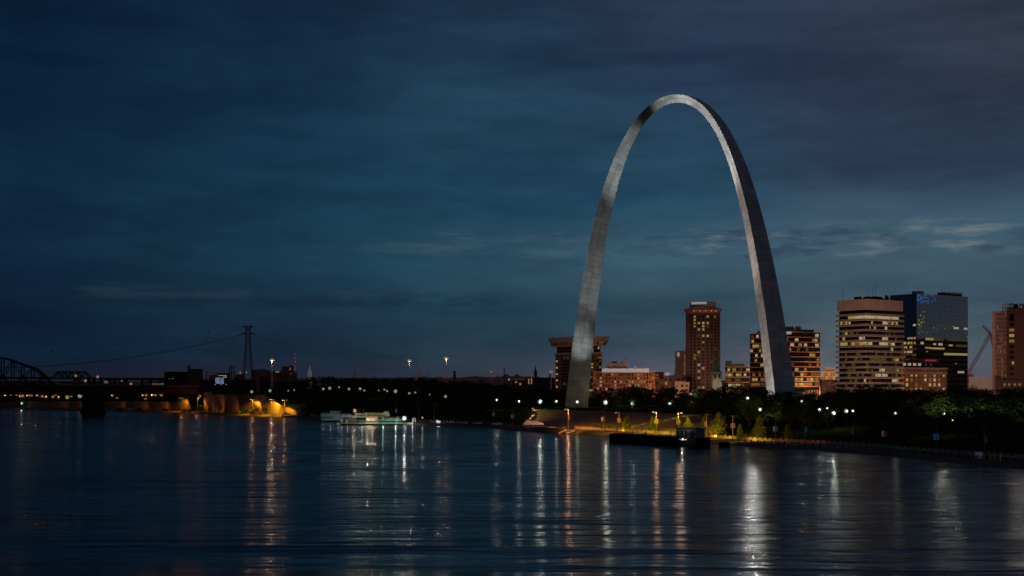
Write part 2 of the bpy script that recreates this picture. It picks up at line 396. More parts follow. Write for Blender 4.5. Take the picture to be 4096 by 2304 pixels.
# ground floodlights at the feet of the arch (real ones stand in pits between the legs)
lamp('SPOT', 'flood', W(-58, 40, 1), 1.0e5, cw, 1, W(-86, 3, 47), 24, 1.)
lamp('SPOT', 'flood', W(-40, 48, 1), 1.9e5, cw, 1, W(-75, 2, 104), 38, 1.)
lamp('SPOT', 'flood', W(-14, 60, 1), 11e5, cw, 1, W(-46, 2, 160), 16, 1.)
lamp('SPOT', 'flood', W(8, 45, 1), 17e5, cw, 1, W(4, 2, 190), 13, 1.)
lamp('SPOT', 'flood', W(-10, 60, 1), 28e5, ww, 1, W(40, 2, 166), 27, .7)
lamp('SPOT', 'flood', W(36, 60, 1), 1.9e5, (1,.82,.72), 1, W(84, 2, 40), 60, .8)
lamp('SPOT', 'flood', W(70, 24, 1), 1.6e4, (1,.98,.9), 1, W(90, 3, 13), 50, .8)
lamp('SPOT', 'flood', W(20, 60, 1), 9e5, (1,.80,.68), 1, W(72, 2, 112), 34, .9)

# ------------------------------------------------------------------ buildings
M['tan'] = mat('tan_concrete', (.40,.30,.25), .85, var=.12, scale=.15)
M['darkbrick'] = mat('dark_red_brick', (.15,.095,.085), .85, var=.2, scale=.6)
M['redbrick'] = mat('red_brick', (.33,.14,.085), .85, var=.22, scale=.6)
M['brown'] = mat('brown_panel', (.16,.085,.07), .85, var=.12, scale=.2)
M['pinkstone'] = mat('pink_stone', (.46,.30,.27), .85, var=.12, scale=.2)
M['limestone'] = mat('limestone', (.36,.34,.25), .9, var=.3, scale=.5)
M['copper'] = mat('green_copper', (.10,.30,.19), .6, var=.2, scale=.5)
M['greenroof'] = mat('green_roof', (.03,.10,.085), .5, var=.2, scale=.4)
M['glass'] = mat('dark_glass', (.010,.011,.014), .3, var=.2, scale=.2, spec=.12)
M['mirror'] = mat('mirror_glass', (.30,.34,.34), .10, .95, var=.12, scale=.25)
M['mirror_shaded'] = mat('shaded_mirror_glass', (.16,.19,.21), .10, .95, var=.12, scale=.25)  # same glass, with the east side's shade put into a darker colour
M['sill'] = mat('copper_band', (.40,.17,.10), .8, var=.2, scale=.3)
M['silhouette'] = mat('purple_masonry', (.16,.11,.12), .9, var=.2, scale=.1)  # dim purplish masonry tone
M['roofmetal'] = mat('pale_roof_metal', (.40,.46,.52), .45, .2, var=.1)
LIT = [mat('lit_window_warm', (.1,.1,.08), .5, var=.22, scale=.9, emit=(148,126,68)),
       mat('lit_window_yellow', (.1,.1,.05), .5, var=.45, scale=.9, emit=(116,102,34)),
       mat('lit_window_pale', (.1,.1,.1), .5, var=.12, scale=.9, emit=(156,142,116)),
       mat('lit_window_dim', (.05,.05,.02), .5, var=.5, scale=.9, emit=(62,56,24)),
       mat('lit_window_orange', (.1,.06,.04), .5, var=.4, scale=.9, emit=(122,76,34))]
CG = 12.0                                            # city ground
class Bld:
    """a building on the street grid: local x runs west along the north face, local y south along the east face, origin the north-east corner"""
    def __init__(s, name, label, cat, pl, pc, pr, D, ytop, yaw=None, base=CG, L=None, Rr=None):
        yaw = YAW_G if yaw is None else yaw
        s.c, s.s = math.cos(yaw), math.sin(yaw)
        Xc = PX(pc, D)
        s.R = Rr if Rr else (U(pr)*D-Xc)/(s.c-U(pr)*s.s)
        s.L = L if L else (Xc-U(pl)*D)/(s.s+U(pl)*s.c)
        s.H = PZ(ytop, D)-base; s.D = D; s.base = base
        s.root = thing(name, label, cat, (Xc, D, base), yaw)
    def zz(s, py): return PZ(py, s.D)-s.base
    def xs(s, px):
        """local x of column px on the north face"""
        u = U(px); Xc = s.root.location.x
        return (u*s.D-Xc)/(s.c-u*s.s)
    def ys(s, px):
        u = U(px); Xc = s.root.location.x
        return (Xc-u*s.D)/(s.s+u*s.c)
YAW_G = math.atan2(.56877, .82249)
def part(b, name, m, *boxes, **k):
    mb = MB()
    for q in boxes: mb.box(*q)
    return mb.build(name, m, b.root if hasattr(b, 'root') else b, **k)
_cnt = {}
def win(b, face, a0, a1, z0, z1, m, name='window', depth=.12, off=0.):
    """one window (pane standing a little proud), on the north ('n') or east ('e') face; past 100 of a kind they are pooled"""
    key = (b.root.name, name)
    q = _cnt.setdefault(key, [0, {}])
    bx = (a0, a1, -depth-off, -off+.02, z0, z1) if face == 'n' else (-depth-off, -off+.02, a0, a1, z0, z1)
    q[0] += 1
    if q[0] <= 90: part(b, name, m, bx)
    else: q[1].setdefault(m.name, (m, MB()))[1].box(*bx)
def flush():
    for (rn, name), (n, d) in _cnt.items():
        if d:
            mb = MB(); root = bpy.data.objects[rn]; me = None
            vs, fs, mi, ms = [], [], [], []
            for k, (m, b) in enumerate(d.values()):
                ms.append(m); o = len(vs); vs += b.v; fs += [tuple(i+o for i in f) for f in b.f]; mi += [k]*len(b.f)
            me = bpy.data.meshes.new(name); me.from_pydata(vs, [], fs)
            for m in ms: me.materials.append(m)
            for p, k in zip(me.polygons, mi): p.material_index = k
            o = bpy.data.objects.new(name, me); COL.objects.link(o); o.parent = root; o['kind'] = 'stuff'

# J: office block with deep concrete ledges
def office_ledges():
    b = Bld('office_tower', 'tan concrete office block with ledges at every floor and bright lit upper floors', 'building', 3347, 3463, 3612, 900, 1195)
    L, Rr, H = b.L, b.R, b.H; r = random.Random(3)
    part(b, 'glass_core', M['glass'], (1.2, Rr-1.2, 1.2, L-1.2, 0, b.zz(1240)))
    part(b, 'parapet', M['tan'], (0, Rr, 0, L, b.zz(1238), H))
    top = 1252; step = (1528-1252)/13.
    lit = {0:[('n',3468,3600,2),('e',3388,3461,2)], 1:[('e',3357,3387,2),('e',3390,3398,2),('n',3535,3566,2),('n',3570,3596,0),('n',3490,3496,0)], 2:[('n',3501,3508,0),('n',3544,3554,2),('n',3484,3487,3)],
           3:[('e',3377,3386,0),('e',3392,3395,3),('e',3398,3402,3)], 4:[('e',3432,3447,2),('e',3450,3455,2),('n',3534,3557,2),('e',3366,3376,3),('n',3585,3592,3)], 5:[('e',3357,3386,0),('e',3402,3461,0),('n',3468,3494,2),('n',3522,3566,2),('n',3568,3584,2)],
           6:[('n',3568,3578,0)], 8:[('e',3412,3428,3),('n',3484,3550,3),('n',3580,3600,1)], 10:[('n',3522,3545,2),('n',3550,3612,3),('n',3590,3600,2)], 11:[('n',3505,3530,2),('n',3534,3556,2)], 12:[('e',3452,3460,2),('n',3573,3600,2)]}
    for i in range(15):
        z1 = b.zz(top+step*i); z0 = z1-1.5
        o = part(b, 'ledge', M['tan'], (-.6, Rr+.6, -.6, L+.6, z0, z1))
        n = 26
        part(b, 'ledge_slot', M['glass'], *[((k+.25)*Rr/n, (k+.7)*Rr/n, -.68, -.58, z0+.5, z0+1.1) for k in range(n)], *[(-.68, -.58, (k+.25)*L/16, (k+.7)*L/16, z0+.5, z0+1.1) for k in range(16)], kind='stuff')
        zb = z0-(step/F*b.D-1.5)
        for f, p0, p1, k in lit.get(i, []):
            if f == 'n':
                a0, a1 = b.xs(p0), b.xs(p1)
            else:
                a1, a0 = b.ys(p0), b.ys(p1)
            if a1 <= a0: continue
            nn = max(1, round((a1-a0)/3.2)); w = (a1-a0)/nn
            for q in range(nn): win(b, f, a0+q*w+.08, a0+(q+1)*w-.08, zb+.02, z0-.02-r.random()*.25, LIT[k] if r.random() < .8 else LIT[0], 'lit_window', off=-1.15)
        if i % 2 or i > 6:
            for f, ext in (('n', Rr), ('e', L)):
                for _ in range(3):
                    a = 1.5+r.random()*(ext-6); win(b, f, a, a+1.2+2*r.random(), zb+.2, z0-.4, LIT[3], 'dim_window', off=-1.14)
    for k, (px, w, h) in enumerate(((3380,6,2.2),(3415,7,2.6),(3452,8,3.0),(3490,4,2.0))):
        part(b, 'rooftop_unit', M['darkmetal'], (4+k*8, 4+k*8+w, 8, 14, H-.5, H+h))
    for x, y, h in ((3,L-3,9),(9,6,8),(17,5,13),(18.2,6,11),(16,7,10)):
        MB().tube((x,y,H-.3),(x,y,H+h),.16,.06,5).build('antenna', M['black'], b.root)
    for x in (26, 36): MB().lathe([(.1,0),(1.0,.15),(1.9,.6),(2.2,1.1)], 12).build('dish', M['darkmetal'], b.root).matrix_local = Matrix.Translation((x,3,H+1.6))@Matrix.Rotation(R(65),4,'X')
    for x in (26, 36): MB().tube((x,3,H-.2),(x,3,H+1.8),.15).build('dish_stand', M['black'], b.root)
office_ledges()

def glass_tower():
    b = Bld('glass_tower', 'tall mirrored glass tower with blue reflections painted at its top corner, behind the ledged office block', 'building', 3560, 3667, 3872, 1050, 1174)
    L, Rr, H = b.L, b.R, b.H; r = random.Random(5)
    zc = b.zz(1352)
    part(b, 'mirror_curtain_wall', M['mirror'], (0, Rr, 0, L, zc, H))
    part(b, 'east_curtain_wall', M['mirror_shaded'], (-.15, -.02, .1, L, zc-2, H-.1))
    part(b, 'lower_curtain_wall', M['darkbrick'], (.2, Rr-.2, .2, L-.2, 0, zc-.02))
    for i in range(12):
        z = zc-2-i*4.15
        if z > 2: part(b, 'floor_band', M['glass'], (.1, Rr-.1, .05, .22, z-2.4, z), (.05, .22, .1, L-.1, z-2.4, z))
    n = 34
    part(b, 'mullion_grid', M['black'], *[(Rr*k/n-.05, Rr*k/n+.05, -.06, 0.0, zc, H) for k in range(1, n)], *[(0.2, Rr-.2, -.07, -.01, zc+(H-zc)*k/11-.05, zc+(H-zc)*k/11+.05) for k in range(1, 11)])
    def wr(f, p0, p1, y0, y1, k):
        a0, a1 = (b.xs(p0), b.xs(p1)) if f == 'n' else (b.ys(p1), b.ys(p0))
        nn = max(1, round((a1-a0)/2.6)); w = (a1-a0)/nn
        for q in range(nn): win(b, f, a0+q*w+.1, a0+(q+1)*w-.25, b.zz(y1)+.2, b.zz(y0), LIT[k], 'lit_window', off=.05 if f == 'n' else .2)
    for q in ((3702,3735,1350,1360,0),(3738,3775,1351,1361,3),(3790,3870,1351,1360,3),(3682,3695,1367,1377,2),(3733,3744,1371,1379,2),(3753,3770,1370,1380,2),(3795,3811,1374,1382,0),(3825,3868,1374,1384,3),(3700,3722,1387,1394,0),(3722,3778,1388,1396,0),
              (3776,3870,1409,1419,0),(3815,3835,1302,1311,2),(3855,3870,1303,1312,2),(3830,3857,1483,1492,2),(3704,3712,1404,1408,0),(3822,3826,1450,1455,2)): wr('n', *q)
    for q in ((3630,3640,1348,1357,0),(3642,3652,1348,1357,0),(3655,3664,1348,1357,0),(3614,3625,1366,1376,2),(3630,3640,1366,1376,0),(3643,3650,1366,1376,0),(3655,3663,1367,1376,0),(3614,3630,1384,1393,0),(3638,3650,1384,1393,0),(3613,3625,1403,1412,0),(3628,3650,1403,1412,2),(3614,3624,1420,1432,3),(3650,3665,1418,1426,3),(3652,3664,1296,1305,2)): wr('e', *q)
    for i in range(46):                               # painted reflections of lit offices near the corner, as small glowing panes
        x = b.xs(3668+abs(r.gauss(0, 18)) if i < 30 else r.uniform(3700, 3870)); y = r.gauss(1285, 22) if i < 30 else r.uniform(1290, 1345)
        z = b.zz(y); w = r.uniform(.5, 1.1)
        win(b, 'n', x, x+w, z, z+r.uniform(.5, 1.2), LIT[r.choice((0,1,3))], 'lit_window', off=.02)
    for i in range(56):  # blue reflections in the glass, painted as small glowing panes
        x = b.xs(3668+74*r.random()**1.4); z = b.zz(1175+36*r.random()**1.5); w = r.uniform(.5, 1.3)
        win(b, 'n', x, x+w, z-.9, z, M['glow_blue'], 'blue_glint', off=.02)
    x0, x1 = b.xs(3683), b.xs(3707); part(b, 'stair_house', M['tan'], (x0, x1, 3, 9, H-.3, b.zz(1161)))
    x0, x1 = b.xs(3773), b.xs(3858)
    part(b, 'cooling_units', M['darkbrick'], *[(x0+(x1-x0)*k/8, x0+(x1-x0)*(k+.75)/8, 2, 6, H-.2, H+2.6) for k in range(8)])
    part(b, 'roof_rail', M['black'], (x0, x1, 1.6, 1.8, H+3.0, H+3.3), *[(x0+(x1-x0)*k/8-.1, x0+(x1-x0)*k/8+.1, 1.6, 1.8, H-.2, H+3.1) for k in range(9)])
glass_tower()

def heritage():
    b = Bld('brick_warehouse', 'low red brick block with pale arcaded top floor and rooftop hall below the glass tower', 'building', 3560, 3612, 3788, 960, 1470, L=18)
    Rr, H = b.R, b.H; r = random.Random(8)
    part(b, 'wall', M['redbrick'], (0, Rr, 0, 18, 0, b.zz(1494)))
    part(b, 'attic', M['pinkstone'], (-.1, Rr+.1, -.1, 18.1, b.zz(1493.9), b.zz(1473)))
    part(b, 'cornice', M['pinkstone'], (-.8, Rr+.8, -.8, 18.6, b.zz(1473)+.01, b.zz(1469)), (-.3, Rr+.3, -.3, 18.3, b.zz(1496), b.zz(1493)))
    n = 30
    for k in range(n): win(b, 'n', (k+.3)*Rr/n, (k+.75)*Rr/n, b.zz(1488), b.zz(1476), M['glass'] if r.random() < .75 else LIT[3], 'arched_window', off=.1)
    for j, (y0, y1) in enumerate(((1498,1506),(1513,1525),(1533,1545),(1552,1562))):
        for k in range(9):
            x = b.xs(3628+k*(3775-3628)/8); win(b, 'n', x-1.35, x+1.25, b.zz(y1), b.zz(y0), LIT[r.choice((0,3,3,4,2) if j else (3,3,0))], 'window')
    part(b, 'pier', M['redbrick'], *[(b.xs(3618+k*(3775-3628)/8)-.5, b.xs(3618+k*(3775-3628)/8)+.5, -.3, 0, 0, b.zz(1497)) for k in range(9)])
    b2 = Bld('rooftop_hall', 'flat roofed dark hall with pale lit windows and a red neon sign', 'building', 3560, 3600, 3755, 985, 1450, L=14, base=CG+1)
    Rr = b2.R
    part(b2, 'hall', M['glass'], (0, Rr, 0, 14, 0, b2.zz(1452))); part(b2, 'roof_slab', M['brown'], (-.5, b2.xs(3700), -.5, 14, b2.zz(1452)+.01, b2.zz(1445)))
    part(b2, 'sign_wing', M['brown'], (b2.xs(3692), b2.xs(3758), .5, 12, 0, b2.zz(1434)))
    s = part(b2, 'neon_sign', M['glow_red'], (b2.xs(3703), b2.xs(3746), .1, .5, b2.zz(1443), b2.zz(1436)))
    for k, px in enumerate((3612,3632,3652,3672,3700,3720)): win(b2, 'n', b2.xs(px), b2.xs(px+12-6*(k > 3)), b2.zz(1462), b2.zz(1451), LIT[2 if k < 4 else 3], 'lit_window')
heritage()

def right_tower():
    b = Bld('grid_tower', 'pale pink office tower faced with a tight grid of fins, left of the brown tower', 'building', 3972, 4026, 4100, 850, 1243, Rr=10)
    L, H = b.L, b.H; r = random.Random(11)
    part(b, 'wall', M['glass'], (0, 10, 0, L, 0, H-.5))
    part(b, 'corner_pier', M['pinkstone'], (-.6, 10, L-2.2, L+.2, 0, H))
    part(b, 'roof_edge', M['pinkstone'], (-.6, 10, -.2, L-2.2, H-1.2, H))
    n = 9
    part(b, 'fin', M['pinkstone'], *[(-.55, 0, (L-2.4)*k/n-.16, (L-2.4)*k/n+.16, 0, H-1.2) for k in range(n+1)])
    m = 22
    part(b, 'floor_band', M['pinkstone'], *[(-.45, 0, 0, L-2.2, (H-1.2)*k/m-.3, (H-1.2)*k/m+.3) for k in range(m)])
    for i in range(26):
        k = r.randrange(n); j = r.randrange(m)
        if i < 10: k = 3; j = i+1
        win(b, 'e', (L-2.4)*k/n+.25, (L-2.4)*(k+1)/n-.25, (H-1.2)*j/m+.4, (H-1.2)*(j+1)/m-.35, LIT[r.choice((0,4,1))], 'lit_window', off=.02)
    mb = MB(); x0, x1, y0, y1 = 2, 9, -4, L-6; z0, z1 = H, b.zz(1215)
    for k in range(8):
        y = y0+(y1-y0)*k/7; mb.tube((x0,y,z0-.2),(x0,y,z1),.25,.25,4); mb.tube((x1,y,z0-.2),(x1,y,z1),.2,.2,4)
    for z in (z0+1.8, (z0+z1)/2, z1):
        mb.tube((x0,y0,z),(x0,y1,z),.22,.22,4); mb.tube((x1,y0,z),(x1,y1,z),.2,.2,4)
    mb.build('roof_frame', M['pinkstone'], b.root)
    part(b, 'plant_room', M['darkmetal'], (3, 8, y0+1, y1-8, H-.2, z1-.5))
    b2 = Bld('brown_tower', 'plain dark brown tower with one column of square windows at the right edge', 'building', 4026, 4100, 4180, 835, 1232, L=30, yaw=R(-21.5), Rr=40)
    b2 = b2; Rr, H = 40, b2.H
    # its long face looks at the river
    w0 = b2.xs(4027)
    part(b2, 'wall', M['brown'], (w0, Rr, 0, 24, 0, H))
    part(b2, 'podium', M['darkbrick'], (w0-7, Rr, -3, 0, 0, b2.zz(1520)))
    for j in range(12):
        y = 1254+j*22
        k = {3:1, 4:0, 5:1, 9:0}.get(j)
        if j == 1: continue
        yy = y if j else 1268
        win(b2, 'n', w0+1.6+(1.6 if k == 0 and j == 9 else 0), w0+4.6, b2.zz(yy+5 if j else yy+16), b2.zz(yy-6 if j else yy-14), M['glass'] if k is None else LIT[k], 'window', off=.02)
    for px in (4015, 4033, 4055, 4075): win(b2, 'n', b2.xs(px), b2.xs(px)+1.2, b2.zz(1543), b2.zz(1534), LIT[1], 'lit_window', off=3.05)
    part(b2, 'penthouse', M['roofmetal'], (w0+8, Rr-5, 4, 18, H-.3, b2.zz(1213)))
    MB().tube((3,2,H),(3,2,b2.zz(1150)),.25,.1,5).build('mast', M['whitepaint'], b2.root)
right_tower()

def low_white():
    b = Bld('parking_garage', 'low white garage with a diamond lattice wall under the crane', 'building', 3860, 3872, 3985, 1000, 1502, Rr=26, L=10, yaw=R(-20))
    H = b.H; part(b, 'wall', M['whitepaint'], (0, 24, 0, 14, 0, H-3)); part(b, 'roof_slab', M['whitepaint'], (-.3, 24.3, -.3, 14.3, H-3+.01, H-1))
    mb = MB()
    for k in range(12):
        for j in range(3):
            x, z = 1+k*2, H-4.2-j*2
            mb.tube((x,-.25,z-1),(x+1,-.25,z),.16,.16,4); mb.tube((x+1,-.25,z),(x+2,-.25,z-1),.16,.16,4)
            mb.tube((x,-.25,z-1),(x+1,-.25,z-2),.16,.16,4); mb.tube((x+1,-.25,z-2),(x+2,-.25,z-1),.16,.16,4)
    mb.build('lattice_screen', M['whitepaint'], b.root)
    part(b, 'rooftop_unit', M['darkbrick'], (.5, 4, 1, 5, H-1, H+1)); part(b, 'rooftop_unit', M['whitepaint'], (17, 20, 1, 5, H-1, H+.8))
low_white()

def crane():
    D = 980; t = thing('construction_crane', 'red lattice boom crane leaning right with an angled jib', 'crane', (PX(3872,D), D, CG))
    def P(px, py): return Vector((PX(px,D)-PX(3872,D), 0, PZ(py,D)-CG))
    def truss(mb, a, b, w, n):
        d = b-a; l = d.length; d.normalize(); u = Vector((0,1,0)); v = d.cross(u)
        cs = [(u*i+v*j)*w/2 for i, j in ((1,1),(1,-1),(-1,-1),(-1,1))]
        for c in cs: mb.tube(a+c, b+c, .16, .16, 4)
        for k in range(n):
            p, q = a+d*l*k/n, a+d*l*(k+1)/n
            for i in range(4): mb.tube(p+cs[i], q+cs[(i+1)%4], .09, .09, 3)
    m = mat('crane_red', (.30,.06,.07), .6, var=.2)
    mb = MB(); truss(mb, P(3874,1492), P(3962,1335), 1.7, 16); mb.build('boom', m, t)
    mb = MB(); truss(mb, P(3962,1335), P(3931,1303), 1.1, 6); mb.build('jib', m, t)
    mb = MB(); truss(mb, P(3962,1335), P(3976,1400), 1.0, 6); mb.build('back_mast', m, t)
    mb = MB(); mb.tube(P(3931,1303), P(3985,1318), .06, .06, 3); mb.tube(P(3926,1316), P(3882,1470), .05, .05, 3); mb.tube(P(3931,1303), P(3972,1334), .05, .05, 3); mb.build('cable', M['black'], t)
    mb = MB(); a = P(3866,1550); mb.box(a.x-3, a.x+3, -2, 2, 0, 3.2); mb.box(a.x-4, a.x+4, -2.6, -1.6, -.8, .6); mb.box(a.x-4, a.x+4, 1.6, 2.6, -.8, .6); mb.tube((a.x+1,0,3), P(3874,1492), .5, .4, 6); mb.build('crawler_base', m, t)
crane()

def dark_office():
    b = Bld('dark_office_block', 'dark glass office block with copper bands behind the right arch leg', 'building', 2998, 3178, 3282, 1010, 1326)
    L, Rr, H = b.L, b.R, b.H; r = random.Random(21)
    part(b, 'glass_core', M['glass'], (.3, Rr-.3, .3, L-.3, 0, H-.6))
    for i in range(12):
        z = H-i*4.0
        part(b, 'floor_band', M['sill'], (0, Rr, 0, L, z-.7, z))
        if i:
            for f, ext in (('n', Rr), ('e', L)):
                a = .8
                while a < ext-3:
                    w = r.choice((2.4, 3.0, 3.6, 4.2)); k = r.random()
                    if k < .26 or (i > 8 and k < .7): win(b, f, a, min(ext-.4, a+w-.3), z+.3, z+2.6, LIT[r.choice((0,2,1,3,3,4) if i < 8 else (4,0,4,3))], 'lit_window', off=-.28)
                    a += w
    part(b, 'green_penthouse', M['greenroof'], (2, b.xs(3212), 2, b.ys(3110), H-.01, b.zz(1304)))
    part(b, 'roof_step', M['greenroof'], (1, b.xs(3260), 1, 12, H-.02, b.zz(1316)), (4, 12, b.ys(3060), b.ys(3014), H-.02, b.zz(1318)))
    part(b, 'roof_sign', M['glow_white'], (-.25, -.05, b.ys(3166), b.ys(3144), b.zz(1336), b.zz(1325)))
    MB().tube((1.5,1.5,H),(1.5,1.5,b.zz(1258)),.22,.1,6).build('flagpole', M['whitepaint'], b.root)
    mb = MB(); z = b.zz(1262)
    vs = []; n = 8
    for k in range(n+1):
        t = k/n; vs += [(1.5+t*3.0, 1.5+t*2-.25*math.sin(t*5), z-2.2*t*t), (1.5+t*2.6, 1.5+t*2-.25*math.sin(t*5+.6), z-3.8-1.2*t)]
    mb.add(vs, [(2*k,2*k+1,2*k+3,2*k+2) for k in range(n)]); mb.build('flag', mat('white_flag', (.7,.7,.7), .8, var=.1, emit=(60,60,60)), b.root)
    # street-level bright lobby
    part(b, 'lobby_column', LIT[4], *[(b.xs(3210+k*11), b.xs(3215+k*11), -.8, -.3, 0, 8) for k in range(7)])
dark_office()

def low_office():
    b = Bld('low_office_block', 'low dark office block with copper bands and green stepped roof beside the spire', 'building', 2893, 2899, 3000, 1000, 1466, L=20, yaw=R(-10))
    Rr, H = b.R, b.H; r = random.Random(31)
    part(b, 'glass_core', M['glass'], (.3, Rr-.3, .3, 20, 0, H-.5))
    for i in range(6):
        z = H-i*4.1; part(b, 'floor_band', M['sill'], (0, Rr, 0, 20.3, z-.7, z))
        a = .6
        while a < Rr-2 and i:
            w = r.choice((1.6,2.2,3.)); 
            if r.random() < .3+.1*i: win(b, 'n', a, a+w-.3, z+.4, z+2.6, LIT[r.choice((0,1,3,3,2))], 'lit_window', off=-.28)
            a += w
    part(b, 'green_penthouse', M['greenroof'], (0.5, b.xs(2928), 1, 12, H, b.zz(1443))); part(b, 'roof_step', M['greenroof'], (b.xs(2928)+.01, b.xs(2978), 1, 12, H, b.zz(1455)))
low_office()

def bright_low():
    b = Bld('lit_retail_block', 'low glowing orange block with glass front between the dark office and ledged tower', 'building', 3270, 3284, 3349, 1060, 1484, L=10, yaw=R(-14))
    Rr, H = b.R, b.H
    part(b, 'wall', M['pinkstone'], (0, Rr, 0, 12, 0, H)); part(b, 'roof_box', M['tan'], (3, Rr-2, 2, 9, H, b.zz(1468)))
    for j in range(4):
        for k in range(7): win(b, 'n', Rr*(k+.1)/7, Rr*(k+.9)/7, H-4.2-j*3.4, H-1.6-j*3.4, LIT[4 if (k+j) % 3 else 0], 'lit_window')
bright_low()

def round_hotel():
    D = 980; x0 = PX(2822, D); rad = (PX(2890,D)-PX(2755,D))/2
    t = thing('round_hotel_tower', 'tall round dark brick hotel tower with flared lit crown and white rooftop sign', 'building', (x0, D+rad, CG))
    def z(py): return PZ(py, D)-CG
    r = random.Random(13)
    MB().lathe([(rad,0),(rad,z(1252))], 48).build('shaft', M['darkbrick'], t)
    MB().lathe([(rad+.25,z(1253)),(rad+.3,z(1250)),(rad+1.7,z(1238)),(rad+1.9,z(1234)),(rad+1.5,z(1233))], 48).build('crown', M['sill'], t)
    MB().lathe([(rad+1.2,z(1233)),(rad*.80,z(1226)),(rad*.78,z(1225.5))], 48).build('sloped_roof', M['roofmetal'], t)
    MB().lathe([(rad*.77,z(1227)),(rad*.77,z(1205)),(rad*.7,z(1204))], 40).build('rotunda', M['tan'], t)
    N = 24
    for k in range(N):
        a = 2*math.pi*k/N
        mb = MB(); c, s = math.cos(a), math.sin(a)
        mb.tube((c*rad,s*rad,0),(c*rad,s*rad,z(1253)),.45,.45,4)
        if s < .3: mb.build('rib', M['darkbrick'], t)
    rows = 23
    lit = {(1,1):0,(2,1):0,(3,1):1,(4,1):1,(3,2):0,(5,2):0,(7,2):3,(3,3):2,(4,3):0,(5,3):0,(7,3):0,(9,3):1,(11,3):3,(3,4):0,(4,4):3,(7,4):2,(1,4):0,(1,6):1,(7,5):3,(12,2):0,(13,2):3,(13,1):1,(14,1):1,(16,2):2,(18,2):0,(17,3):0,(20,2):0,(21,3):3,(23,3):0,(23,2):1,(11,6):3,(14,6):3,(15,5):3}
    mbd = MB(); 
    for j in range(rows):
        zt = z(1262+j*12.9); zb = zt-1.6
        for k in range(8):
            a = -math.pi/2+(k-3.5)*2*math.pi/N*1.0
            hw = .062
            vs = []
            for q in (-hw, hw):
                c, s = math.cos(a+q), math.sin(a+q)
                vs += [(c*(rad+.02), s*(rad+.02), zb), (c*(rad+.02), s*(rad+.02), zt), (c*(rad-.3), s*(rad-.3), zb), (c*(rad-.3), s*(rad-.3), zt)]
            kk = lit.get((j+1, k-0))
            mb = MB() if kk is not None else mbd
            mb.add(vs, [(0,4,5,1),(1,5,7,3),(0,2,6,4),(0,1,3,2),(4,6,7,5)])
            if kk is not None: mb.build('lit_window', LIT[kk], t)
    mbd.build('dark_windows', M['glass'], t, kind='stuff')
    for j in range(rows+1):
        zt = z(1257.5+j*12.9); MB().lathe([(rad+.1,zt-.25),(rad+.14,zt)], 48).build('floor_band', M['darkbrick'], t)
    for k in range(9):
        a = -math.pi/2+(k-4)*.16; c, s = math.cos(a), math.sin(a); rr = rad+1.1
        MB().ball((c*rr, s*rr, z(1243)), .55, 6, 4).build('crown_lamp', LIT[4 if k % 2 else 2], t)
    a0, a1 = -math.pi/2-1.2, -math.pi/2+.12; vs = []; n = 10
    for k in range(n+1):
        a = a0+(a1-a0)*k/n
        for rr, zz in ((rad*.80, z(1215)),(rad*.80, z(1206)),(rad*.76, z(1215)),(rad*.76, z(1206))): vs.append((math.cos(a)*rr, math.sin(a)*rr, zz))
    fs = []
    for k in range(n): fs += [(4*k,4*k+4,4*k+5,4*k+1),(4*k+1,4*k+5,4*k+7,4*k+3),(4*k,4*k+2,4*k+6,4*k+4)]
    mb = MB(); mb.add(vs, fs); mb.build('rooftop_sign', M['glow_white'], t)
    for x, h in ((-2,1190),(8,1202)): MB().tube((x,-3,z(1205)),(x,-3,z(h)),.15,.08,5).build('antenna', M['darkmetal'], t)
round_hotel()

def church():
    D = 940; t = thing('church', 'pale stone church tower with a slender green copper spire before the round hotel', 'church', (PX(2869,D), D, CG))
    def z(py): return PZ(py, D)-CG
    w = 3.5; MB().box(-w,w,0,2*w,0,z(1488)).box(-w-.3,w+.3,-.3,2*w+.3,z(1488)+.01,z(1485)).build('tower', M['limestone'], t)
    MB().box(-w+1,w-1,1,2*w-1,z(1485),z(1481)).build('belfry', M['black'], t)
    MB().lathe([(3.1,z(1482)),(2.3,z(1476)),(1.5,z(1455)),(.12,z(1404)),(.05,z(1400))], 8, (0,w)).build('spire', M['copper'], t)
    MB().tube((0,w,z(1401)),(0,w,z(1393)),.14,.1,5).tube((-.7,w,z(1396)),(.7,w,z(1396)),.12,.12,5).build('cross', LIT[3], t)
    for x in (-1.6, 1.6): MB().box(x-.5,x+.5,-.1,.05,z(1515),z(1497)).build('window', M['glass'], t)
    MB().prism([(-3,7),(3,7),(3,22),(-3,22)], 0, 9).build('nave', M['limestone'], t)
church()

def slab_tower():
    b = Bld('slab_tower', 'plain pinkish slab tower with a round lit sign, left of the round hotel', 'building', 2701, 2735, 2768, 1200, 1403, L=14, yaw=R(28))
    H = b.H; Rr = b.R; L = b.ys(2701)
    part(b, 'wall', M['pinkstone'], (0, Rr, 0, L, 0, H))
    o = MB(); o.lathe([(2.4,0),(2.4,.3)], 20); o = o.build('round_sign', M['glow_pink'], b.root); o.matrix_local = Matrix.Translation((-.05, b.ys(2714), H-3.4))@Matrix.Rotation(R(-90),4,'Y')
    for j in range(6): win(b, 'n', .4, 1.7, H-6.5-j*4, H-5-j*4, LIT[j % 2], 'lit_window')
    MB().tube((3,2,H),(3,2,b.zz(1378)),.18,.1,5).build('flagpole', M['whitepaint'], b.root)
    MB().box(3.1,5.6,1.95,2.05,b.zz(1389),b.zz(1381)).build('flag', M['whitepaint'], b.root)
slab_tower()

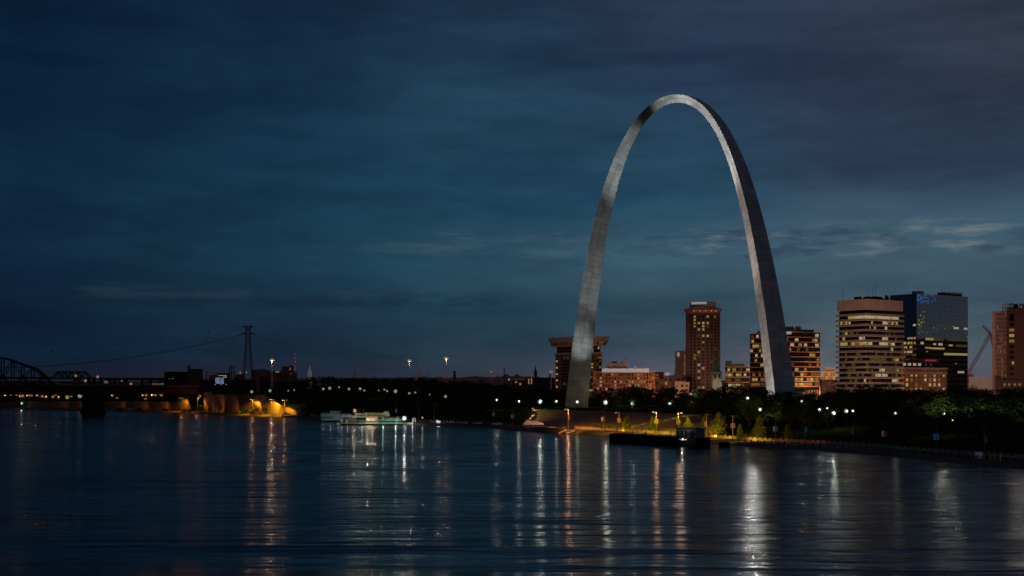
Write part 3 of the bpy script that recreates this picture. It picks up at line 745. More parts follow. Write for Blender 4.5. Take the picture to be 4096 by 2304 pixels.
def brick_hotel():
    D = 960; b = Bld('brick_hotel', 'wide red brick hotel with a white neon roofline and vertical brick piers', 'building', 2368, 2374, 2618, D, 1478, L=16, yaw=R(-3.5))
    H, Rr = b.H, b.R; r = random.Random(17)
    part(b, 'wall', M['redbrick'], (0, Rr, 0, 18, 0, H-2.0))
    part(b, 'roof_slab', M['tan'], (-.3, Rr+.3, -.3, 18.3, H-1.99, H-1.3))
    n = 21
    for k in range(n+1): part(b, 'pier', M['redbrick'], (Rr*k/n-.5, Rr*k/n+.5, -.7, 0, 0, H-2.4))
    for j in range(6):
        for k in range(n):
            zt = H-3.2-j*2.75
            x = r.random(); mm = LIT[r.choice((0,2,4))] if x < .33 else (LIT[3] if x < .55 else M['glass'])
            win(b, 'n', Rr*(k+.5)/n-.62, Rr*(k+.5)/n+.55, zt-1.5, zt, mm, 'window')
    x0, x1 = b.xs(2408), b.xs(2596); mb = MB(); m = 40
    prof = []
    for k in range(m): 
        a, c = x0+(x1-x0)*k/m, x0+(x1-x0)*(k+1)/m; bow = .35*abs(math.sin(k*.45))
        mb.box(a, c, -.95-bow*.1, -.72, H-2.2, H+.5+bow)
    mb.build('neon_roofline', M['glow_white'], b.root)
    x0, x1 = b.xs(2427), b.xs(2510); part(b, 'penthouse', M['tan'], (x0, x1, 5, 14, H-1.3, b.zz(1451)))
    part(b, 'rooftop_unit', M['darkmetal'], (x0+4, x0+8, 7, 11, b.zz(1451), b.zz(1445))); MB().tube((x0+11,8,b.zz(1451)),(x0+15,8,b.zz(1431)),.2,.12,4).build('boom', M['darkbrick'], b.root)
    MB().ball((b.xs(2542),3,H+1.6),.7).build('beacon', M['glow_pink'], b.root)
brick_hotel()

def mushroom_tower():
    b = Bld('flared_top_tower', 'brown concrete apartment tower with a wide flared top storey behind the left arch leg', 'building', 2222, 2352, 2407, 1120, 1345)
    L, Rr, H = b.L, b.R, b.H; r = random.Random(19)
    def z(y): return b.zz(y)
    part(b, 'wall', M['brown'], (.8, Rr-.8, .8, L-.8, 0, z(1378)))
    part(b, 'lower_wall', M['darkbrick'], (0, Rr, 0, L, 0, z(1410)))
    e = 4.3
    mb = MB(); p0 = [(-.5,-.5),(Rr+.5,-.5),(Rr+.5,L+.5),(-.5,L+.5)]; p1 = [(-e,-e),(Rr+e,-e),(Rr+e,L+e),(-e,L+e)]
    pm = [(-e+1.8,-e+1.8),(Rr+e-1.8,-e+1.8),(Rr+e-1.8,L+e-1.8),(-e+1.8,L+e-1.8)]
    mb.prism(pm, z(1382), z(1362), p1); mb.build('flared_storey', M['tan'], b.root)
    part(b, 'roof_slab', M['tan'], (-e-.2, Rr+e+.2, -e-.2, L+e+.2, z(1361.9), z(1353))); part(b, 'roof_edge', M['tan'], (-e-.4, Rr+e+.4, -e-.4, L+e+.4, z(1352.9), H))
    for f, ext in (('n', Rr), ('e', L)):
        nn = int(ext/4.5)+2
        for k in range(nn):
            a = -3+(ext+6)*(k+.2)/nn
            bx = (a, a+2.4, -e+.3, -e+.9, z(1377), z(1366)) if f == 'n' else (-e+.3, -e+.9, a, a+2.4, z(1377), z(1366))
            part(b, 'top_window', LIT[3] if f == 'n' and k % 2 else M['darkbrick'], bx)
    part(b, 'ledge', M['tan'], (-.7, Rr+.7, -.7, L+.7, z(1414), z(1408)))
    for j in range(11):
        y = 1421+j*13.2
        part(b, 'floor_band', M['brown'], (-.25, Rr+.25, -.25, L+.25, z(y+3), z(y)))
        part(b, 'window_band', M['glass'], (.6, Rr*.40, -.12, .05, z(y+12), z(y+4.5)), (Rr*.55, Rr-.6, -.12, .05, z(y+12), z(y+4.5)), (-.12, .05, L*.22, L*.80, z(y+12), z(y+4.5)), (-.12, .05, .6, L*.12, z(y+12), z(y+4.5)))
        for k in range(4):
            if r.random() < .62: win(b, 'n', Rr*(.05, .22, .6, .8)[k], Rr*(.18, .36, .75, .94)[k], z(y+11.5), z(y+5), LIT[r.choice((0,1,4,3,3))], 'lit_window', off=.14)
        for k in range(5):
            if r.random() < .34: win(b, 'e', L*(.28+.1*k), L*(.34+.1*k), z(y+11.5), z(y+5), LIT[r.choice((0,4,3,3))], 'lit_window', off=.14)
        if j % 2: win(b, 'e', L*.93, L*.985, z(y+11.5), z(y+4), LIT[0], 'lit_window', off=.02)
    for j in (0, 1):
        part(b, 'window_band', M['glass'], (1.5, Rr-1.5, .68, .85, z(1393+j*13), z(1386+j*13)), (.68, .85, 2, L-2, z(1393+j*13), z(1386+j*13)))
    for j, k in ((0,.3),(1,.3),(0,.75)): win(b, 'n', Rr*k, Rr*k+1.5, z(1394+j*12), z(1386+j*12), LIT[2], 'lit_window', off=-.66)
    part(b, 'rooftop_unit', M['black'], (Rr*.3, Rr*.6, L*.4, L*.6, H, H+1.2))
mushroom_tower()

def small_mid(name, label, pl, pr, D, y, m, lit, seed, depth=14, rows=4, mw=3.2, extra=None, cat='building'):
    b = Bld(name, label, cat, pl-3, pl, pr, D, y, L=depth, yaw=R(-7)); r = random.Random(seed)
    part(b, 'wall', m, (0, b.R, 0, depth, 0, b.H)); part(b, 'roof_edge', m, (-.3, b.R+.3, -.3, depth+.3, b.H+.01, b.H+.7))
    n = max(2, int(b.R/mw))
    for j in range(rows):
        for k in range(n):
            if r.random() < lit: win(b, 'n', b.R*(k+.2)/n, b.R*(k+.75)/n, b.H-3.4-j*3.3, b.H-1.6-j*3.3, LIT[r.choice((0,3,4))], 'window')
            elif r.random() < .6: win(b, 'n', b.R*(k+.2)/n, b.R*(k+.75)/n, b.H-3.4-j*3.3, b.H-1.6-j*3.3, M['glass'], 'window')
    return b
small_mid('brick_house', 'small dark red brick building right of the brick hotel', 2618, 2660, 1000, 1518, M['redbrick'], .2, 41)
b = small_mid('stone_hall', 'low pale stone building with long dark window rows left of the round hotel', 2655, 2757, 1010, 1505, M['pinkstone'], .15, 42)
part(b, 'roof_lantern', M['glow_white'], (1, 4.5, 2, 5, b.H+.7, b.H+3)); MB().lathe([(.8,b.H),(.8,b.H+3),(.1,b.H+6)], 8, (9,4)).build('finial', M['whitepaint'], b.root)
small_mid('far_house', 'small gabled dark house on the skyline right of the brick hotel', 2620, 2655, 1250, 1490, M['silhouette'], .4, 43)
small_mid('lit_annex', 'low annex with yellow lit ground floor left of the round hotel', 2700, 2757, 960, 1530, M['tan'], .6, 44, rows=1)
small_mid('street_block', 'dark low block with copper trim at the foot of the ledged tower', 3285, 3350, 930, 1522, M['brown'], .1, 45)

# ------------------------------------------------------------------ left bank: skyline, bridges
def simple_bld(name, label, x0, x1, y, D, m, base_y=1545, lit=(), extra=(), cat='building', depth=None):
    X0, X1 = PX(x0, D), PX(x1, D); zb = min(CG, tz(x0, D)) if D < 3000 else tz(x0, D)-2
    t = thing(name, label, cat, ((X0+X1)/2, D, zb)); w = (X1-X0)/2; h = PZ(y, D)-zb; dp = depth or min(30, 2*w)
    MB().box(-w, w, 0, dp, 0, h).build('wall', m, t); MB().box(-w-.2, w+.2, -.2, dp+.2, h+.01, h+.8).build('roof_edge', m, t)
    def lx(px): return PX(px, D)-(X0+X1)/2
    for a, c, y0, y1, mm in lit: MB().box(lx(a), lx(c), -.4, -.02, PZ(y1,D)-zb, PZ(y0,D)-zb).build('window', mm, t)
    for nm, a, c, y0, y1, mm in extra: MB().box(lx(a), lx(c), 2, min(dp-1, 10), PZ(y1,D)-zb, PZ(y0,D)-zb).build(nm, mm, t)
    return t
S = M['silhouette']; BK = mat('dark_masonry', (.030,.028,.034), .9, var=.25, scale=.1); RB = mat('reddish_masonry', (.24,.13,.14), .9, var=.2, scale=.1)  # plain dim, near-black and reddish masonry tones
simple_bld('warehouse', 'black flat roofed warehouse left of the square tower building', 657, 749, 1490, 1350, BK, lit=[(677,679,1513,1516,LIT[0]),(690,692,1513,1516,LIT[0])], extra=[('roof_vent',670,673,1486,1491,BK),('roof_vent',694,698,1486,1491,BK),('roof_vent',725,730,1486,1491,BK)])
simple_bld('mill_building', 'tall grey brown mill building with small square windows and brick chimney', 750, 800, 1478, 1330, mat('mill_wall', (.10,.09,.07), .9, var=.2, scale=.2), lit=[(770,774,1483,1488,BK),(770,774,1495,1500,BK),(784,788,1495,1500,BK)], extra=[('chimney',748,752,1459,1480,RB)])
for i, px in enumerate((918, 926.5, 936)):
    D = 2600; t = thing('smokestack', ['leftmost','middle','rightmost'][i]+' of three tall slim smokestacks beside the power line tower', 'smokestack', (PX(px,D), D, tz(px,D)-1), 0, 'three power station smokestacks')
    MB().lathe([(1.5,0),(1.35,PZ(1461,D)-tz(px,D))], 12).build('stack', RB, t); MB().lathe([(1.5,PZ(1461,D)-tz(px,D)),(1.5,PZ(1459,D)-tz(px,D))], 12).build('rim', S, t)
simple_bld('brick_factory', 'reddish lit factory with a sloped roof left of the three stacks', 838, 876, 1496, 2000, RB, lit=[(842,870,1496,1499,mat('red_lit_wall', (.2,.05,.03), .8, emit=(78,34,28)))])  # the strip is lit wall, its light put in as glow
simple_bld('office_hall', 'pale office with two stacked lit window strips left of the three stacks', 868, 912, 1494, 1900, S, lit=[(873,906,1501,1503,LIT[2]),(873,886,1508,1510,LIT[3]),(893,907,1507,1510,LIT[2])])
simple_bld('depot', 'low dark depot with a row of rooftop lights right of the three stacks', 942, 972, 1493, 1900, S, lit=[(946,948,1493,1496,M['glow_pink']),(954,957,1493,1496,M['glow_pink']),(962,964,1493,1496,M['glow_pink']),(968,970,1493,1496,M['glow_pink'])])
simple_bld('granary', 'broad dark purple granary block right of the power line tower', 1006, 1064, 1480, 1900, RB, extra=[('roof_house',1040,1058,1476,1481,RB)])
simple_bld('plant_hall', 'long low purple plant building behind the light mast', 1064, 1140, 1487, 2000, RB, lit=[(1103,1108,1486,1489,LIT[2]),(1110,1116,1486,1489,LIT[2])])
simple_bld('brewery_tower', 'stepped purple brewery tower with a few lit windows', 1128, 1168, 1468, 2100, RB, lit=[(1140,1145,1491,1494,M['glow_white']),(1156,1158,1478,1480,LIT[0]),(1160,1163,1471,1474,LIT[0]),(1160,1163,1476,1479,LIT[0])], extra=[('stair_head',1155,1167,1462,1470,RB)])
simple_bld('storehouse', 'low purple storehouse right of the brewery tower', 1160, 1184, 1491, 2000, RB, lit=[(1163,1165,1494,1496,LIT[2])])
simple_bld('low_shed', 'long dark shed in front of the skyline left of the billboard', 800, 1000, 1524, 1250, BK)
simple_bld('flat_house', 'flat dark house beside the power line tower foot', 936, 952, 1512, 1240, BK)
simple_bld('long_hall', 'pale grey hall with ribbed shutters right of the power line tower', 1110, 1146, 1502, 1280, S)
simple_bld('square_shop', 'small black square building under the light mast', 1038, 1068, 1510, 1260, BK)
simple_bld('apartment_row', 'distant row with orange lights left of the flared tower', 2048, 2140, 1514, 1700, S, lit=[(2050,2100,1516,1517,LIT[4]),(2113,2117,1515,1536,M['glow_pink']),(2124,2128,1512,1536,M['glow_pink']),(2063,2066,1526,1529,M['glow_orange'])])
simple_bld('flat_depot', 'long dark flat building left of the flared tower', 2140, 2216, 1513, 1650, mat('depot_wall', (.05,.04,.04), .9))
simple_bld('lit_warehouse', 'far low warehouse with pale lit wall seen beneath the bridge deck', 420, 440, 1522, 1800, S, lit=[(417,432,1523,1533,mat('pale_lit_wall', (.2,.2,.2), .8, var=.4, scale=.3, emit=(84,78,76)))])  # glowing pane stands for lamplight on the wall, not a window
simple_bld('lit_yard_wall', 'far low white wall seen below the black viaduct', 605, 660, 1530, 1700, S, lit=[(608,656,1533,1540,mat('grey_lit_wall', (.2,.2,.2), .8, var=.5, scale=.5, emit=(74,68,68)))])  # light on the yard wall put in as a glowing pane
simple_bld('tank_farm', 'far dark tanks under the truss bridge', 292, 318, 1516, 1800, RB)
# billboard
def billboard():
    D = 1180; t = thing('billboard', 'bright blue and white lit screen billboard over the shed roofs', 'billboard', (PX(878,D), D, 10)); w = (PX(894,D)-PX(861,D))/2
    m = bpy.data.materials.new('screen_picture'); m.use_nodes = True; nt = m.node_tree; N = nt.nodes; p = N['Principled BSDF']
    tc = N.new('ShaderNodeTexCoord'); n = N.new('ShaderNodeTexNoise'); n.inputs['Scale'].default_value = .35; nt.links.new(tc.outputs['Object'], n.inputs['Vector'])
    r = N.new('ShaderNodeValToRGB'); nt.links.new(n.outputs['Fac'], r.inputs[0]); r.color_ramp.elements[0].position = .42; r.color_ramp.elements[1].position = .58
    r.color_ramp.elements[0].color = (*lin((44,78,124)),1); r.color_ramp.elements[1].color = (*lin((118,122,130)),1)
    nt.links.new(r.outputs[0], p.inputs['Emission Color']); p.inputs['Emission Strength'].default_value = 1; p.inputs['Base Color'].default_value = (.02,.02,.02,1)
    MB().box(-w,w,0,.5,PZ(1535,D)-10,PZ(1511,D)-10).build('screen', m, t); MB().box(-w-.4,w+.4,.52,1.2,PZ(1536,D)-10,PZ(1510,D)-10).build('frame', M['black'], t)
    for x in (-3, 3): MB().tube((x,.8,-4),(x,.8,PZ(1536,D)-10),.4).build('post', M['black'], t)
    for x in (-w, 2, w+2.5): MB().ball((x,-1,PZ(1538,D)-10),.5).build('lamp_head', M['glow_white'], t)
billboard()

def skyline():
    r = random.Random(77); mb = MB(); D = 5200; vs = []; fs = []; n = 900
    m = mat('far_ridge', (.50,.30,.34), 1., var=.2, scale=.01)  # purple city glow over the ridge is put into this colour
    for k in range(n+1):
        px = -100+k*4300/n; f = interp([(-100,1534),(380,1532),(560,1524),(660,1518),(900,1512),(1200,1512),(1400,1512),(1700,1506),(1800,1512),(1900,1503),(1960,1508),(2050,1503),(2200,1509),(2700,1520),(4300,1530)], px)
        y = f+3-r.random()*2.2-(6*r.random()**8)
        if abs(px-2025) < 14 or abs(px-2068) < 12: y -= 9*math.cos((px-(2025 if px < 2045 else 2068))/9)
        vs += [(PX(px,D), D, 0), (PX(px,D), D, PZ(y,D)), (PX(px,D)*1.05, D*1.05, PZ(y,D)-8)]
    for k in range(n): fs += [(3*k,3*k+3,3*k+4,3*k+1),(3*k+1,3*k+4,3*k+5,3*k+2)]
    mb.add(vs, fs); mb.build('hills', m, kind='structure')
skyline()

def spire(label, px, ytop, ybase, D, m, w=3.):
    zb = tz(px, D)-1; t = thing('church', label, 'church', (PX(px,D), D, zb)); z = lambda y: PZ(y,D)-zb; h = ytop+(ybase-ytop)*.55
    MB().box(-w,w,0,2*w,0,z(h)).build('tower', m, t); MB().lathe([(w*1.1,z(h)),(w*.5,z(h-(h-ytop)*.35)),(.15,z(ytop))], 8, (0,w)).build('spire', m, t)
    for s in (-1,1): MB().lathe([(.5,z(h)),(.05,z(h-5))], 5, (s*w*.8,.5)).build('pinnacle', m, t)
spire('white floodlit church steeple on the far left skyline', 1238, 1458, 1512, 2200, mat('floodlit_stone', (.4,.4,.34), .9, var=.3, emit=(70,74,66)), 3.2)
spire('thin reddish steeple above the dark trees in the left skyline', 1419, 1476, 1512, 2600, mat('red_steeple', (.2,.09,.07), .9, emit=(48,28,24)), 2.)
spire('dark pointed steeple on the skyline left of the arch', 2142, 1458, 1515, 2300, RB, 3.)
spire('small dark steeple touching the flared tower', 2199, 1488, 1515, 2600, RB, 1.6)
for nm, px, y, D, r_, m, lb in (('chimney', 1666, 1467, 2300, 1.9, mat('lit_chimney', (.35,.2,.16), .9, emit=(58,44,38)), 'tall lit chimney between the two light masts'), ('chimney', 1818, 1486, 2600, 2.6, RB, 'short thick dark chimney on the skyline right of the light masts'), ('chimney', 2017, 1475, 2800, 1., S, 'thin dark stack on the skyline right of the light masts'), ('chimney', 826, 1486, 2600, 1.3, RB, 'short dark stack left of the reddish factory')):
    t = thing(nm, lb, 'chimney', (PX(px,D), D, tz(px,D)-1)); h = PZ(y,D)-tz(px,D)+1
    MB().lathe([(r_*1.15,0),(r_,h)], 12).build('stack', m, t); MB().lathe([(r_*1.15,h),(r_*1.15,h+1)], 12).build('rim', RB, t)

def radio_mast(px, ys, D, label):
    zb = tz(px,D)-1; t = thing('radio_mast', label, 'radio mast', (PX(px,D), D, zb)); top = PZ(ys[0],D)-zb
    mb = MB()
    for a, b in ((-.5,-.5),(.5,-.5),(0,.6)): mb.tube((a,b,0),(a*.4,b*.4,top),.12,.10,4)
    for k in range(24): z0, z1 = top*k/24, top*(k+1)/24; mb.tube((-.45,-.45,z0),(.45,-.45,z1),.07,.07,3)
    mb.build('mast', M['darkmetal'], t)
    for y in ys: MB().ball((0,-.6,PZ(y,D)-zb), 1.5, 8, 6).build('warning_light', M['glow_red'], t)
radio_mast(1180, (1418,1433,1447,1463,1476), 2400, 'radio mast with a column of red warning lights on the left skyline')
radio_mast(1696, (1476,1486,1494), 3000, 'small radio mast with red lights between the two light masts')

def high_mast(px, ytop, ybase, D, m, label, n=4, power=0, r_=1.5):
    zb = tz(px,D)-.5; t = thing('high_mast_light', label, 'light mast', (PX(px,D), D, zb)); h = PZ(ytop,D)-zb
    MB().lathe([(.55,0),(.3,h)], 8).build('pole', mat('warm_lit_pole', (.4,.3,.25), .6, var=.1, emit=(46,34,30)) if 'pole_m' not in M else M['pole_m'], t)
    MB().lathe([(1.2,h+.3),(1.1,h+.7),(.4,h+1.)], 10).build('lamp_ring', M['darkmetal'], t)
    for k in range(n):
        a = math.pi*2*k/n; MB().ball((.95*math.cos(a),.95*math.sin(a),h-.8), r_).build('lamp_head', m, t)
    if power: lamp('POINT', 'mast_light', (PX(px,D), D-2, zb+h-3), power, (1,.72,.5), .6)
high_mast(1088, 1437, 1512, 1500, M['glow_pink'], 'high mast light right of the power line tower', r_=1.6, power=2.6e3)
high_mast(1638, 1440, 1500, 1500, M['glow_pink'], 'left of the two high mast lights over the dark trees', r_=1.6, power=1.6e3)
high_mast(1785, 1430, 1505, 1450, M['glow_pink'], 'right of the two high mast lights over the dark trees', r_=1.5, power=1.6e3)
high_mast(1966, 1485, 1510, 2200, M['glow_orange'], 'far small mast light on the skyline left of the arch', n=2, r_=1.5)
high_mast(2204, 1484, 1510, 1500, M['glow_pink'], 'twin mast light beside the flared tower left edge', n=3, r_=1.4)

def pylon():
    D = 1400; px = 992; zb = 3.; t = thing('power_line_tower', 'tall reddish steel lattice power line tower with two crossarms', 'pylon', (PX(px,D), D, zb))
    m = mat('pylon_steel', (.16,.09,.10), .7, var=.2); z = lambda y: PZ(y,D)-zb; k = D/F
    def wid(y): return interp([(1320,5),(1335,9.5),(1360,10.5),(1430,15),(1520,24),(1600,34)], y)*k*.78
    ys = [1334,1346,1360,1376,1394,1414,1436,1460,1486,1514,1548]
    mb = MB()
    for a, b in zip(ys, ys[1:]):
        for sx, sy in ((1,1),(1,-1),(-1,-1),(-1,1)): mb.tube((sx*wid(a)/1,sy*wid(a),z(a)),(sx*wid(b),sy*wid(b),z(b)),.30,.30,4)
        for (s1, s2) in (((1,-1),(-1,-1)),((1,1),(-1,1)),((1,1),(1,-1)),((-1,1),(-1,-1))):
            mb.tube((s1[0]*wid(a),s1[1]*wid(a),z(a)),(s2[0]*wid(b),s2[1]*wid(b),z(b)),.15,.15,3)
            mb.tube((s2[0]*wid(a),s2[1]*wid(a),z(a)),(s1[0]*wid(b),s1[1]*wid(b),z(b)),.15,.15,3)
            mb.tube((s1[0]*wid(b),s1[1]*wid(b),z(b)),(s2[0]*wid(b),s2[1]*wid(b),z(b)),.13,.13,3)
    mb.build('lattice_body', m, t)
    def arm(y0, y1, y2, half, flip):
        mb = MB(); n = 6
        for s in (-1, 1):
            for yy in (-1.8, 1.8):
                a = (s*half*k, 0, z(y2)); b = (s*7*k, yy, z(y0)); c = (s*7*k, yy, z(y1))
                mb.tube(a, b, .35, .35, 4); mb.tube(a, c, .35, .35, 4)
                for q in range(1, 4):
                    f = q/4; p = [a[i]*f+b[i]*(1-f) for i in range(3)]; g = [a[i]*f+c[i]*(1-f) for i in range(3)]; mb.tube(p, g, .2, .2, 3)
            mb.tube((s*7*k,-1.8,z(y0)),(s*7*k,1.8,z(y0)),.3,.3,4)
        mb.tube((-7*k,0,z(y0)),(7*k,0,z(y0)),.35,.35,4); mb.tube((-7*k,0,z(y1)),(7*k,0,z(y1)),.35,.35,4)
        return mb
    arm(1326, 1335, 1337, 27, 0).build('lower_crossarm', m, t)
    arm(1311, 1305, 1305, 21, 1).build('upper_crossarm', m, t)
    mb = MB()
    for s in (-1, 1):
        for yy in (-1.5, 1.5): mb.tube((s*7*k,yy,z(1334)),(s*7*k,yy,z(1305)),.3,.3,4); mb.tube((s*7*k,yy,z(1322)),(-s*7*k,yy,z(1308)),.2,.2,3)
    mb.build('tower_head', m, t)
    for s in (-1, 1): MB().tube((s*26*k,0,z(1337)),(s*34*k,0,z(1342)),.3,.3,5).build('insulator', M['darkmetal'], t)
    for x, y in ((-7, 1490),(0,1490)): MB().ball((x,-8,z(y)),.9).build('warning_light', M['glow_pink'], t)
    # lines sweeping across the river
    def line(label, p, q, sag, r_, balls=()):
        mb = MB(); P0, P1 = Vector(p), Vector(q); n = 40; pts = []
        for i in range(n+1): f = i/n; v = P0.lerp(P1, f); v.z -= sag*4*f*(1-f); pts.append(v)
        for a, b in zip(pts, pts[1:]): mb.tube(a, b, r_, r_, 4)
        t2 = thing('power_line', label, 'power line', P0); 
        for i, v in enumerate(mb.v): mb.v[i] = (v[0]-P0.x, v[1]-P0.y, v[2]-P0.z)
        mb.build('cable', M['black'], t2)
        for f in balls:
            v = P0.lerp(P1, f); v.z -= sag*4*f*(1-f); v -= P0; MB().ball(v, .9).build('marker_ball', M['darkbrick'], t2)
    line('power line sagging left from the lattice tower across the river', (PX(958,D),D,PZ(1341,D)), (PX(-300,1150),1150,PZ(1470,1150)), 12, .24)
    line('thin upper line with dark marker balls left of the lattice tower', (PX(972,D),D,PZ(1306,D)), (PX(-300,1150),1150,PZ(1462,1150)), 2, .03, (.13,.30,.32+.13,.645))
    line('thin power line sagging right from the lattice tower', (PX(1026,D),D,PZ(1341,D)), (PX(1700,2300),2300,PZ(1482,2300)), 14, .09)
pylon()

def truss_bridge():
    D = 1700; t = thing('truss_bridge', 'black steel truss bridge with a big arched span and a small span', 'bridge', (PX(0,D), D, 0)); x = lambda px: PX(px,D)-PX(0,D); z = lambda py: PZ(py,D); dp = 9
    m = M['black']
    mb = MB()
    top = [(-420,1513),(-380,1480),(-300,1452),(-210,1436),(-110,1428),(0,1432),(28,1436),(85,1457),(150,1480),(178,1506),(208,1540)]
    for y in (0, dp):
        for a, b in zip(top, top[1:]): mb.tube((x(a[0]),y,z(a[1])),(x(b[0]),y,z(b[1])),1.1,1.1,5)
    mb.build('top_chord', m, t)
    def ty(px): return interp(top, px)
    mb = MB(); ns = [-400+40.5*k for k in range(15)]; ns = [p for p in ns if p < 190]
    for y in (0, dp):
        for p in ns:
            mb.tube((x(p),y,z(1538)),(x(p),y,z(ty(p))),.75,.75,4)
        for a, b in zip(ns, ns[1:]):
            s = (a, b) if int((a+400)/40.5) % 2 else (b, a)
            mb.tube((x(s[0]),y,z(1538)),(x(s[1]),y,z(1511)),.7,.7,4); mb.tube((x(s[1]),y,z(1511)),(x(s[0]),y,z(ty(s[0]))) if ty(s[0]) < 1500 else (x(s[0]),y,z(1511)),.6,.6,4)
    mb.build('web', m, t)
    MB().box(x(-420),x(205),-1,dp+1,z(1515),z(1508)).build('upper_deck', m, t)
    MB().box(x(-420),x(225),-1,dp+1,z(1542),z(1537)).build('lower_deck', m, t)
    mb = MB(); tp = [(205,1512),(228,1487),(335,1487),(357,1512)]
    for y in (0, dp):
        for a, b in zip(tp, tp[1:]): mb.tube((x(a[0]),y,z(a[1])),(x(b[0]),y,z(b[1])),.75,.75,4)
        k = 0; p = 228
        while p < 335:
            mb.tube((x(p),y,z(1510)),(x(p),y,z(1487)),.45,.45,4); q = p+13.4
            mb.tube((x(p if k % 2 else q),y,z(1510)),(x(q if k % 2 else p),y,z(1487)),.4,.4,4); p = q; k += 1
    mb.build('small_span', m, t)
    MB().box(x(200),x(420),-1,dp+1,z(1516),z(1510)).prism([(x(420),-1),(x(700),-1),(x(700),dp+1),(x(420),dp+1)], z(1520), z(1511.5)).build('approach_deck', m, t)
    for px in (352, 372, 400, 455, 480, 500, 565, 600, 640):
        MB().box(x(px)-1,x(px)+1,1,dp-1,0,z(1516)).build('pier', m, t)
    mb = MB()
    for a in (357, 470, 570): mb.tube((x(a),2,z(1537)),(x(a+26),2,z(1520)),.4,.4,4); mb.tube((x(a+26),2,z(1537)),(x(a),2,z(1520)),.4,.4,4)
    mb.build('bracing', m, t)
truss_bridge()

def road_bridge():
    o = Vector((PX(391,1032), 1032, 0)); t = thing('road_bridge', 'dark plate girder road bridge on a stout river pier at left', 'bridge', o, YAW_G)
    # local x runs west along the deck
    m = mat('girder_steel', (.075,.04,.04), .8, var=.25, scale=.1)
    MB().box(-330,140,0,26,22.2,23.2).build('deck', mat('deck_concrete', (.10,.06,.055), .85, var=.2), t)
    MB().box(-330,140,-.3,-.02,23.2,24.2).build('parapet', mat('deck_rail', (.12,.07,.06), .85), t)
    MB().box(-330,135,.8,2.2,16.6,22.19).box(-330,135,11,12.4,16.6,22.19).box(-330,135,22,23.4,16.6,22.19).build('girder', m, t)
    MB().box(*(-330,135,.5,.79,16.3,16.9)).build('flange', m, t)
    mb = MB()
    for k in range(60): mb.box(-320+k*7.6, -319.6+k*7.6, .55, .79, 16.95, 22.1)
    mb.build('stiffeners', m, t, kind='stuff')
    MB().prism([(-5.2,-1),(5.2,-1),(6,6),(5.2,27),(-5.2,27),(-6,6)], -3, 15.6).box(-6.4,6.4,-2,28,15.61,16.58).build('pier', mat('pier_stone', (.06,.045,.05), .9, var=.25), t)
    MB().prism([(-6.2,-2.2),(6.2,-2.2),(7,6),(6.2,29),(-6.2,29),(-7,6)], -3, 2.2).build('pier_foot', mat('pier_foot_stone', (.05,.04,.045), .9), t)
    MB().box(128,141,-2,28,0,16.6).build('abutment', M['stair'], t)
    for px in (683,): MB().tube((100,-1,23),(100,-1,40),.2,.12,5).build('sign_pole', M['darkmetal'], t)
road_bridge()

# ------------------------------------------------------------------ unseen spots added behind the park trees, for street light on the town fronts
def city_light(px, D, power, aim_px, aim_D, aim_z, spot=80, col=(1,.64,.43), z=14):
    lamp('SPOT', 'street_glow', (PX(px,D), D, z), power, col, 3, (PX(aim_px,aim_D), aim_D, aim_z), spot, .8)
city_light(3400, 800, 1.05e5, 3405, 905, 60, 95, (1,.57,.40))
city_light(3640, 790, 1.5e5, 3540, 915, 60, 95, (1,.57,.40))
city_light(4000, 760, 0.55e5, 4000, 850, 40, 100, (1,.50,.36))
city_light(3720, 880, 0.35e5, 3700, 960, 20, 90, (1,.50,.25))
city_light(3900, 900, 0.3e5, 3930, 1000, 16, 90, (1,.62,.5))
city_light(2820, 860, 0.022e5, 2822, 980, 50, 80, (1,.62,.52))
city_light(2500, 880, 0.5e5, 2480, 960, 22, 100, (1,.48,.30))
city_light(2600, 880, 0.30e5, 2610, 960, 22, 80, (1,.48,.30))
city_light(2730, 885, 0.8e5, 2710, 1030, 22, 62, (1,.55,.38))
city_light(2866, 905, 0.2e5, 2869, 940, 22, 30, (1,.95,.7))
city_light(3060, 930, .6e5, 3080, 1020, 22, 110, (1,.50,.24))
city_light(3250, 930, 1.1e5, 3240, 1020, 20, 110, (1,.50,.24))
city_light(2420, 1020, 0.7e5, 2380, 1125, 40, 90, (1,.52,.24))
city_light(2210, 1010, 0.3e5, 2270, 1125, 40, 90, (1,.52,.42))
city_light(3310, 980, 1.7e5, 3315, 1060, 16, 110, (1,.60,.28))

